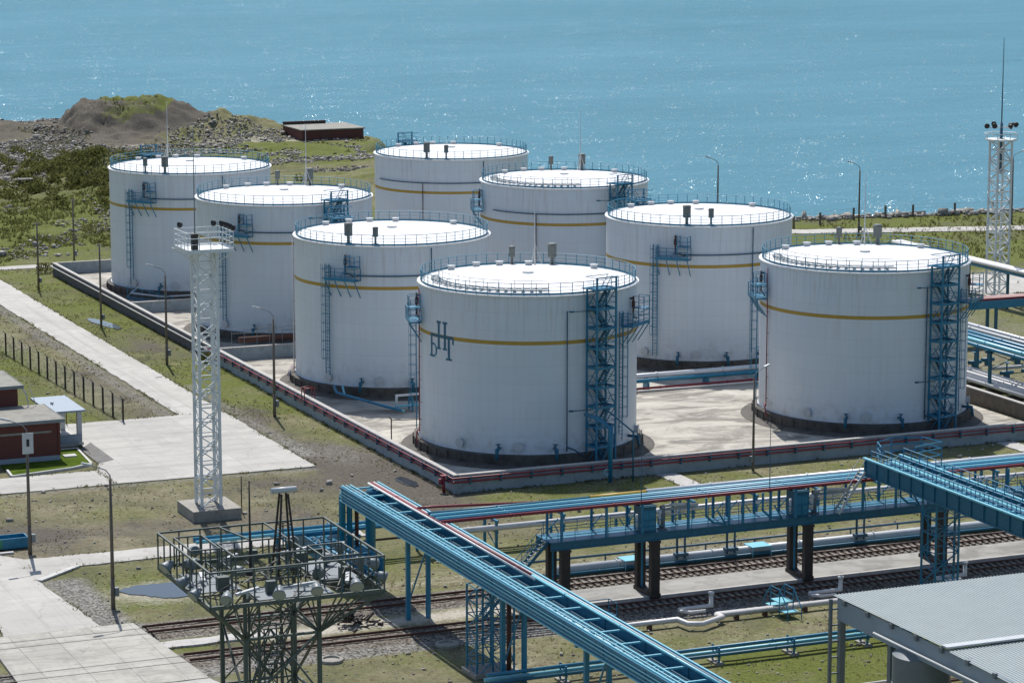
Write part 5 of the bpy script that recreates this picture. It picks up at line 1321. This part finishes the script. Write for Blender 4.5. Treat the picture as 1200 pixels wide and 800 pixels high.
# ------------------------------------------------------------------ brick gatehouse
o = thing('brick_house', 'low dark-red brick house with flat roofs and a blue-grey porch by the lawn', 'house', (-40, 34, 0)); L = o.location
b = MB(L); b.bx(-62, -29.2, 27.3, 34.95, .55, 3.75); b.bx(-62, -31.2, 35.0, 43, .0, 5.75); b.build('wall', M['brick'], o)
b = MB(L); b.bx(-62, -29.12, 27.2, 34.9, -.1, .55); b.build('plinth', M['cladding'], o)
b = MB(L); b.bx(-62, -28.75, 26.85, 34.9, 3.76, 4.02); b.bx(-62, -30.75, 34.6, 43.4, 5.76, 6.02); b.build('roof', M['rooffelt'], o)
b = MB(L); b.bx(-62, -28.7, 26.78, 26.845, 3.74, 4.06); b.bx(-28.745, -28.68, 26.845, 34.9, 3.74, 4.06); b.bx(-62, -30.7, 34.53, 34.595, 5.74, 6.06); b.bx(-30.745, -30.68, 34.595, 43.4, 5.74, 6.06); b.build('roof_edge', M['grey'], o)
b = MB(L); b.bx(-62, -29.9, 27.24, 27.295, 2.75, 2.95); b.build('string_course', M['rooffelt'], o)
b = MB(L); b.bx(-29.3, -29.08, 27.2, 27.6, .55, 3.7); b.build('pilaster', M['brick'], o)
b = MB(L); b.bx(-31.0, -30.95, 36, 38.6, 3.9, 5.0); b.build('window', M['window'], o)
b = MB(L); b.bx(-29.19, -29.14, 31, 33.6, 1.2, 3.0); b.build('window', M['window'], o)
b = MB(L); b.bx(-28.65, -25.2, 32.6, 40.6, 3.42, 3.60); b.build('porch_roof', M['cladding'], o)
for x, y in ((-25.7, 33.3), (-28.0, 33.3), (-25.7, 39.8)):
    c = MB(L); c.bx(x - .22, x + .22, y - .22, y + .22, .1, 3.41); c.build('porch_column', M['pale'], o)
b = MB(L); b.bx(-28.9, -25.3, 33.2, 40, .0, .35); b.build('porch_floor', M['kerb'], o)
b = MB(L); b.bx(-28.6, -27.4, 27.6, 28.6, 0, .28); b.build('step', M['kerb'], o)
b = MB(L); b.bx(-28.1, -25.5, 33.0, 33.1, .36, 1.2); b.build('parapet', M['cladding'], o)
b = MB(L); b.tube([(-30.85, 34.4, 5.7), (-30.5, 34.4, 5.2), (-30.3, 34.4, 4.1)], .07, 6); b.tube([(-30.2, 34.3, 5.9), (-29.6, 34.3, 4.1)], .04, 5); b.build('downpipe', M['pale'], o)
b = MB(L); floodlight(b, (-28.3, 33.2, 4.35), (1, -.2, -.2), .22); b.build('floodlight', M['pale'], o)
o = thing('trough', 'open blue steel trough with a green end beside the pale road', 'container', (-42.5, -4.3, 0))
b = MB(o.location); b.bx(-45, -40, -5.2, -5.1, .1, .95); b.bx(-45, -40, -3.7, -3.6, .1, .95); b.bx(-40.1, -40, -5.1, -3.7, .1, .95); b.bx(-44.9, -40.1, -5.1, -3.7, .1, .2); b.build('side_panel', M['blue'], o)
b = MB(o.location); b.bx(-43.2, -42.2, -5.26, -5.205, .15, .9); b.build('end_plate', paint('green_paint', (.03, .22, .14, 1), .5), o)
for x in (-44.5, -42.5, -40.5): b = MB(o.location); b.bx(x - .1, x + .1, -5.1, -3.7, 0, .1); b.build('skid', M['black'], o)

# ------------------------------------------------------------------ grey shed at the lower right
o = thing('open_shed', 'open shed with a ribbed grey-green sheet roof on grey columns', 'shed', (10, -80, 0)); L = o.location
XS0, XS1, YN, YR, YS = -1.8, 40.0, -70.6, -84.2, -100.0
def ribbed(y0, z0, y1, z1):
    b = MB(L); prof = []; x = XS0
    while x < XS1:
        prof += [(x, 0), (x + .10, 0), (x + .13, .045), (x + .21, .045)]; x += .25
    A = b.add([(px, y0, z0 + pz) for px, pz in prof]); B_ = b.add([(px, y1, z1 + pz) for px, pz in prof])
    for i in range(len(prof) - 1): b.face((A + i, B_ + i, B_ + i + 1, A + i + 1)); 
    C_ = b.add([(XS0, y0, z0 - .02), (XS1, y0, z0 - .02), (XS1, y1, z1 - .02), (XS0, y1, z1 - .02)]); b.face((C_, C_ + 1, C_ + 2, C_ + 3))
    return b
ribbed(YN, 8.0, YR, 8.0 + .05).build('roof_sheet', M['sheetroof'], o)
ribbed(YR - .3, 7.92, YS, 7.6).build('roof_sheet', M['sheetroof'], o)
b = MB(L); b.bx(XS0 - .05, XS1, YR - .55, YR + .1, 8.05, 8.16); b.build('ridge_flashing', M['pale'], o)
b = MB(L); b.bx(XS0 + .15, XS0 + .25, -99, YN - .3, 6.4, 7.85); b.bx(XS0 + .25, XS1, YN - .5, YN - .4, 6.9, 7.85); b.build('fascia', M['cladding'], o)
for y in (-71.0, -77.4, -86.4, -94):
    for x in ((-1.35, 11, 24) if y != -77.4 else (-1.35,)):
        b = MB(L); b.bx(x - .2, x + .2, y - .2, y + .2, 0, 7.9); b.build('column', M['grey'], o)
b = MB(L); b.bx(-2.25, -2.05, -71.0, -70.8, 0, 7.85)
for z in np.arange(.5, 7.8, 1.1): b.bx(-2.05, -1.55, -70.95, -70.85, z, z + .1)
b.build('side_post', M['grey'], o)
b = MB(L); b.tube([(-2.0, -76.2, 6.9), (-2.0, -99, 6.9)], .075, 8); b.build('gutter_pipe', M['pale'], o)
for y in np.arange(-72, -99, -3.0): b = MB(L); b.bx(XS0 - .06, XS0 + .14, y - .15, y + .15, 7.6, 7.95); b.build('clip', M['grey'], o)
o = thing('vessel', 'grey upright cylindrical vessel standing under the grey shed roof', 'vessel', (-.65, -79.9, 0))
b = MB(o.location); b.lathe((-.65, -79.9, 0), [(1.85, .3), (1.85, 6.3), (1.2, 6.7), (0, 6.8)], 32); b.build('drum', M['grey'], o)
b = MB(o.location); b.lathe((-.65, -79.9, 0), [(2.2, 0), (2.2, .3), (1.8, .31)], 24)
for z in (2.2, 4.4): b.lathe((-.65, -79.9, 0), [(1.87, z), (1.91, z + .02), (1.91, z + .12), (1.87, z + .14)], 32)
b.build('hoop', M['grey'], o)
pipe([(1.0, -66.9, .35), (20, -66.9, .35)], .1, 'whitepaint', 'thin white pipe on the ground under the grey shed edge'); pipe([(1, -68.2, .25), (20, -68.2, .25)], .1, 'rust', 'thin rusty pipe on the ground under the grey shed edge')
sheet('shed_floor', [(2.5, -69), (40, -69), (40, -100), (2.5, -100)], .12, M['apron'])

# ------------------------------------------------------------------ far buildings
def farhouse(name, label, x0, x1, y0, y1, h):
    o = thing(name, label, 'shed', ((x0 + x1) / 2, (y0 + y1) / 2, 0)); L = o.location
    z = tz(*L.xy) - .5
    b = MB(L); b.bx(x0, x1, y0, y1, z, z + h); b.build('wall', M['brick'], o)
    b = MB(L); b.bx(x0 - .3, x1 + .3, y0 - .3, y1 + .3, z + h + .01, z + h + .22); b.build('roof', M['rooffelt'], o)
    return o, L, z
o, L, z = farhouse('brick_shed', 'low dark-red brick shed at the edge of the sea cliff', 90.0, 103, 303.2, 315, 2.5)
b = MB(L); b.bx(90.0, 99, 314.5, 315.2, z + 2.73, z + 3.35); b.build('parapet', M['brown'], o)
b = MB(L); b.bx(94, 96.2, 303.12, 303.19, z + .5, z + 2.2); b.build('door', M['rust'], o)
o = thing('hut', 'small dark hut at the bend of the sandy track in the rubble field', 'hut', (19.9, 243.7, 0)); L = o.location; z = tz(19.9, 243.7) - .2
b = MB(L); b.bx(18.9, 20.9, 242.8, 244.6, z, z + 1.9); b.build('wall', M['brown'], o)
b = MB(L); b.bx(18.7, 21.1, 242.6, 244.8, z + 1.91, z + 2.03); b.build('roof', M['black'], o)

# ------------------------------------------------------------------ vegetation and rubble
rng = np.random.default_rng(5)
def mesh_np(name, V, F, mat, k):
    me = bpy.data.meshes.new(name); V = np.asarray(V, np.float32); F = np.asarray(F, np.int32)
    me.vertices.add(len(V)); me.vertices.foreach_set('co', V.ravel()); me.loops.add(F.size); me.loops.foreach_set('vertex_index', F.ravel())
    me.polygons.add(len(F)); me.polygons.foreach_set('loop_start', np.arange(0, F.size, k, dtype=np.int32)); me.polygons.foreach_set('loop_total', np.full(len(F), k, np.int32))
    me.update(); me.validate(); me.materials.append(mat)
    o = bpy.data.objects.new(name, me); COL.objects.link(o); return o
def inside(P, x, y):
    c = np.zeros(len(x), bool)
    for (ax, ay), (bx_, by_) in zip(P, P[1:] + P[:1]):
        if ay != by_: c ^= ((ay > y) != (by_ > y)) & (x < (bx_ - ax) * (y - ay) / (by_ - ay) + ax)
    return c
def blades(name, x, y, h, w, mat, per=4, zoff=0.0):
    """leaf-sized pointed faces around each point"""
    n = len(x); z = terrain(x, y) + zoff; V = []; 
    X = np.repeat(x, per) + rng.normal(0, 1, n * per) * np.repeat(w, per) * .6; Y = np.repeat(y, per) + rng.normal(0, 1, n * per) * np.repeat(w, per) * .6; Z = np.repeat(z, per)
    Hh = np.repeat(h, per) * rng.uniform(.5, 1.1, n * per); W = np.repeat(w, per) * rng.uniform(.3, .7, n * per)
    a = rng.uniform(0, 6.283, n * per); dx, dy = np.cos(a) * W, np.sin(a) * W; lx, ly = rng.normal(0, .45, n * per) * Hh, rng.normal(0, .45, n * per) * Hh
    A = np.stack([X - dx, Y - dy, Z - .03], 1); B_ = np.stack([X + dx, Y + dy, Z - .03], 1); C_ = np.stack([X + lx, Y + ly, Z + Hh], 1)
    V = np.stack([A, B_, C_], 1).reshape(-1, 3); return mesh_np(name, V, np.arange(len(V)).reshape(-1, 3), mat, 3)
HARD = [[(-13.4, 43), (-7.8, 43), (-7.8, 158), (-13.4, 158)], [(-27.6, 14.9), (-7.6, 14.9), (-7.6, 44), (-27.6, 44)], [(-80, 14.9), (-27, 14.9), (-27, 44), (-80, 44)], [(-90, 150.7), (45, 150.7), (45, 155.6), (-90, 155.6)], [(-70, -6), (-12, -9), (-12, -13), (-38, -13), (-40, -32), (-37, -80), (-55, -80), (-70, -20)], [(-.6, -.6), (65.4, -.6), (65.4, 144.6), (-.6, 144.6)], [(-50, -31), (90, -31), (90, -45), (-50, -45)], [(-37.5, -20), (-30, -20), (-30, -26), (-37.5, -26)], [(-25.2, -2.2), (-20.5, -2.2), (-20.5, 3), (-25.2, 3)], [(2, -66), (45, -66), (45, -105), (2, -105)]]
def free(x, y):
    m = np.ones(len(x), bool)
    for P in HARD: m &= ~inside(P, x, y)
    return m
def off_mound(x, y, lim=1.0):
    u = (x - 62.5) * CR[0] + (y - 330) * CR[1]; v = (x - 62.5) * CF[0] + (y - 330) * CF[1]; return np.sqrt((u / 15) ** 2 + (v / 14) ** 2) > lim
def tufts(name, x0, x1, y0, y1, n, dens, h, w, mat, per=4, thr=.5):
    x = rng.uniform(x0, x1, n); y = rng.uniform(y0, y1, n)
    k = free(x, y) & (fbm(x, y, dens, 91, 4) > thr) & (land_dist(x, y) > 3) & (off_mound(x, y) | ((off_mound(x, y, .42) == False) & (y > 0)))
    x, y = x[k], y[k]; s = rng.uniform(.5, 1.2, len(x)) * (.6 + fbm(x, y, .2, 17))
    o = blades(name, x, y, h * s, w * np.ones(len(x)), mat, per); return stuff(o)
tag(tufts('grass', -75, 45, -75, 46, 34000, .22, .15, .06, M['tuft'], 4, .53), 'dry meadow grass in tufts around the tracks and roads', 'grass')
tag(tufts('grass', -75, 0, 40, 152, 34000, .2, .17, .07, M['tuft'], 4, .50), 'green and dry grass beside the pale road and the bund wall', 'grass')
tag(tufts('weeds', -90, 40, 155, 262, 36000, .09, .5, .14, M['bush'], 5, .50), 'dark green weeds in the rubble field beyond the coast road', 'weeds')
tag(tufts('weeds', 60, 250, 60, 160, 16000, .08, .5, .16, M['tuft'], 4, .48), 'green weeds between the shore road and the pipe racks', 'weeds')
tag(tufts('weeds', 0, 112, 255, 372, 18000, .07, .45, .16, M['bush'], 5, .56), 'patchy weeds on the rubble around the spoil mound', 'weeds')
# grass and weeds creeping over the edges of roads, aprons and walls
ex, ey = [], []
for a, c in EDGES + [(Vector((-.55, 0)), Vector((-.55, 144))), (Vector((0, -.55)), Vector((64, -.55)))]:
    n = int((c - a).length * 5); t = rng.uniform(0, 1, n); nr = Vector((-(c - a).y, (c - a).x)).normalized(); q = rng.normal(0, .16, n)
    ex.append(a.x + (c.x - a.x) * t + nr.x * q); ey.append(a.y + (c.y - a.y) * t + nr.y * q)
ex = np.concatenate(ex); ey = np.concatenate(ey); k = (fbm(ex, ey, .3, 71) > .47) & (ex > -75); ex, ey = ex[k], ey[k]
tag(stuff(blades('grass', ex, ey, .24 * rng.uniform(.5, 1.2, len(ex)), .07 * np.ones(len(ex)), M['tuft'], 4, .06)), 'grass creeping over the edges of the concrete roads and along the bund wall', 'grass')
# scrub on the bank: many small leaf faces through the volume of uneven clumps
x = rng.normal(37, 9, 900); y = rng.normal(243, 20, 900); k = (fbm(x, y, .08, 61) > .40); x, y = x[k], y[k]
LX, LY, LZ = [], [], []
zc_ = terrain(x, y)
for cx, cy, cz in zip(x, y, zc_):
    r = R.uniform(.7, 1.9); n = int(90 * r)
    d = rng.normal(0, 1, (n, 3)); d /= np.linalg.norm(d, axis=1)[:, None]; q = d * r * rng.uniform(.45, 1.05, (n, 1)); q[:, 2] = np.abs(q[:, 2]) * .95
    LX.append(cx + q[:, 0]); LY.append(cy + q[:, 1]); LZ.append(cz + q[:, 2])
def leafcloud(name, X, Y, Z, size, mat):
    n = len(X); C_ = np.stack([X, Y, Z], 1); a = rng.normal(0, 1, (n, 3)); a /= np.linalg.norm(a, axis=1)[:, None]; b_ = np.cross(a, rng.normal(0, 1, (n, 3))); b_ /= np.linalg.norm(b_, axis=1)[:, None]
    s = size * rng.uniform(.5, 1.2, (n, 1)); V = np.stack([C_ - a * s, C_ + b_ * s * .55, C_ + a * s, C_ - b_ * s * .55], 1).reshape(-1, 3)
    return mesh_np(name, V, np.arange(len(V)).reshape(-1, 4), mat, 4)
tag(stuff(leafcloud('undergrowth', np.concatenate(LX), np.concatenate(LY), np.concatenate(LZ), .26, M['bush'])), 'dark green scrub covering the bank behind the leftmost tank', 'scrub')
def bush(x, y, r, lb):
    o = thing('bush', lb, 'bush', (x, y, tz(x, y)))
    q = rng.normal(0, 1, (420, 3)); q /= np.linalg.norm(q, axis=1)[:, None]; q *= r * rng.uniform(.35, 1.05, (420, 1)); q[:, 2] = np.abs(q[:, 2]) * 1.3
    q += .25 * r * np.sin(q * 3.1 / r)
    f = leafcloud('foliage', q[:, 0], q[:, 1], q[:, 2] + .15, .16, M['bush']); f.parent = o
    b = MB()
    for k in range(5): b.tube([(0, 0, -.1), (R.uniform(-.3, .3) * r, R.uniform(-.3, .3) * r, .5 * r), (R.uniform(-.6, .6) * r, R.uniform(-.6, .6) * r, r)], .04, 5, r2=.015)
    b.build('stem', M['brown'], o)
bush(-.9, 146.5, 1.1, 'small dark bush at the far end of the long bund wall'); bush(-1.3, 71.5, .9, 'dark bush against the bund wall behind the white lattice mast'); bush(56, 147.2, 1.3, 'dark bush outside the far bund wall')
# broken stone: jittered blocks
def rocks(name, x, y, s, mat, sink=.25):
    n = len(x); z = terrain(x, y); base = np.array([[-1, -1, -1], [1, -1, -1], [1, 1, -1], [-1, 1, -1], [-1, -1, 1], [1, -1, 1], [1, 1, 1], [-1, 1, 1]], float)
    V = base[None] * (.5 + rng.uniform(-.22, .22, (n, 8, 3))); V *= (s[:, None] * rng.uniform(.55, 1.3, (n, 3)))[:, None, :] * np.array([1, 1, .7])
    a = rng.uniform(0, 6.283, n); t = rng.normal(0, .35, n); c, q = np.cos(a)[:, None], np.sin(a)[:, None]
    X, Y, Z = V[..., 0].copy(), V[..., 1].copy(), V[..., 2].copy(); ct, st = np.cos(t)[:, None], np.sin(t)[:, None]
    Z2 = Z * ct + X * st; X = X * ct - Z * st; V[..., 0] = X * c - Y * q + x[:, None]; V[..., 1] = X * q + Y * c + y[:, None]; V[..., 2] = Z2 + (z + s * sink)[:, None]
    f = np.array([[3, 2, 1, 0], [4, 5, 6, 7], [0, 1, 5, 4], [1, 2, 6, 5], [2, 3, 7, 6], [3, 0, 4, 7]]); F = (f[None] + (np.arange(n) * 8)[:, None, None]).reshape(-1, 4)
    return stuff(mesh_np(name, V.reshape(-1, 3), F, mat, 4))
x = rng.uniform(-60, 100, 90000); y = rng.uniform(250, 372, 90000); k = (fbm(x, y, .055, 33) > .44) & (land_dist(x, y) > 1.5) & off_mound(x, y); x, y = x[k], y[k]
tag(rocks('rubble', x, y, np.exp(rng.normal(-1.45, .36, len(x))), M['rock']), 'grey and pale broken rubble spread around the spoil mound', 'rubble')
x = rng.uniform(-70, 40, 14000); y = rng.uniform(160, 262, 14000); k = (fbm(x, y, .06, 37) > .58); x, y = x[k], y[k]
tag(rocks('rubble', x, y, np.exp(rng.normal(-1.4, .36, len(x))), M['rock']), 'scattered pale rubble among the weeds beyond the coast road', 'rubble')
t = rng.uniform(0, 1, 1500); x = 98 + t * 130; y = np.interp(x, [98, 103, 114, 128, 158, 240], [160, 165, 157.5, 155.3, 152.0, 157]) + rng.normal(0, 1.1, 1500)
tag(rocks('shore_rocks', x, y, np.exp(rng.normal(-.85, .5, len(x))), M['rock']), 'pale boulders along the water edge of the shore road', 'rocks')
x = rng.uniform(-75, 60, 9000); y = np.concatenate([rng.uniform(-62, 14, 6000), rng.uniform(14, 150, 3000)]); k = free(x, y); x, y = x[k], y[k]
tag(rocks('stones', x, y, np.exp(rng.normal(-2.5, .5, len(x))), M['rock']), 'small loose stones scattered over the soil and grass', 'stones')
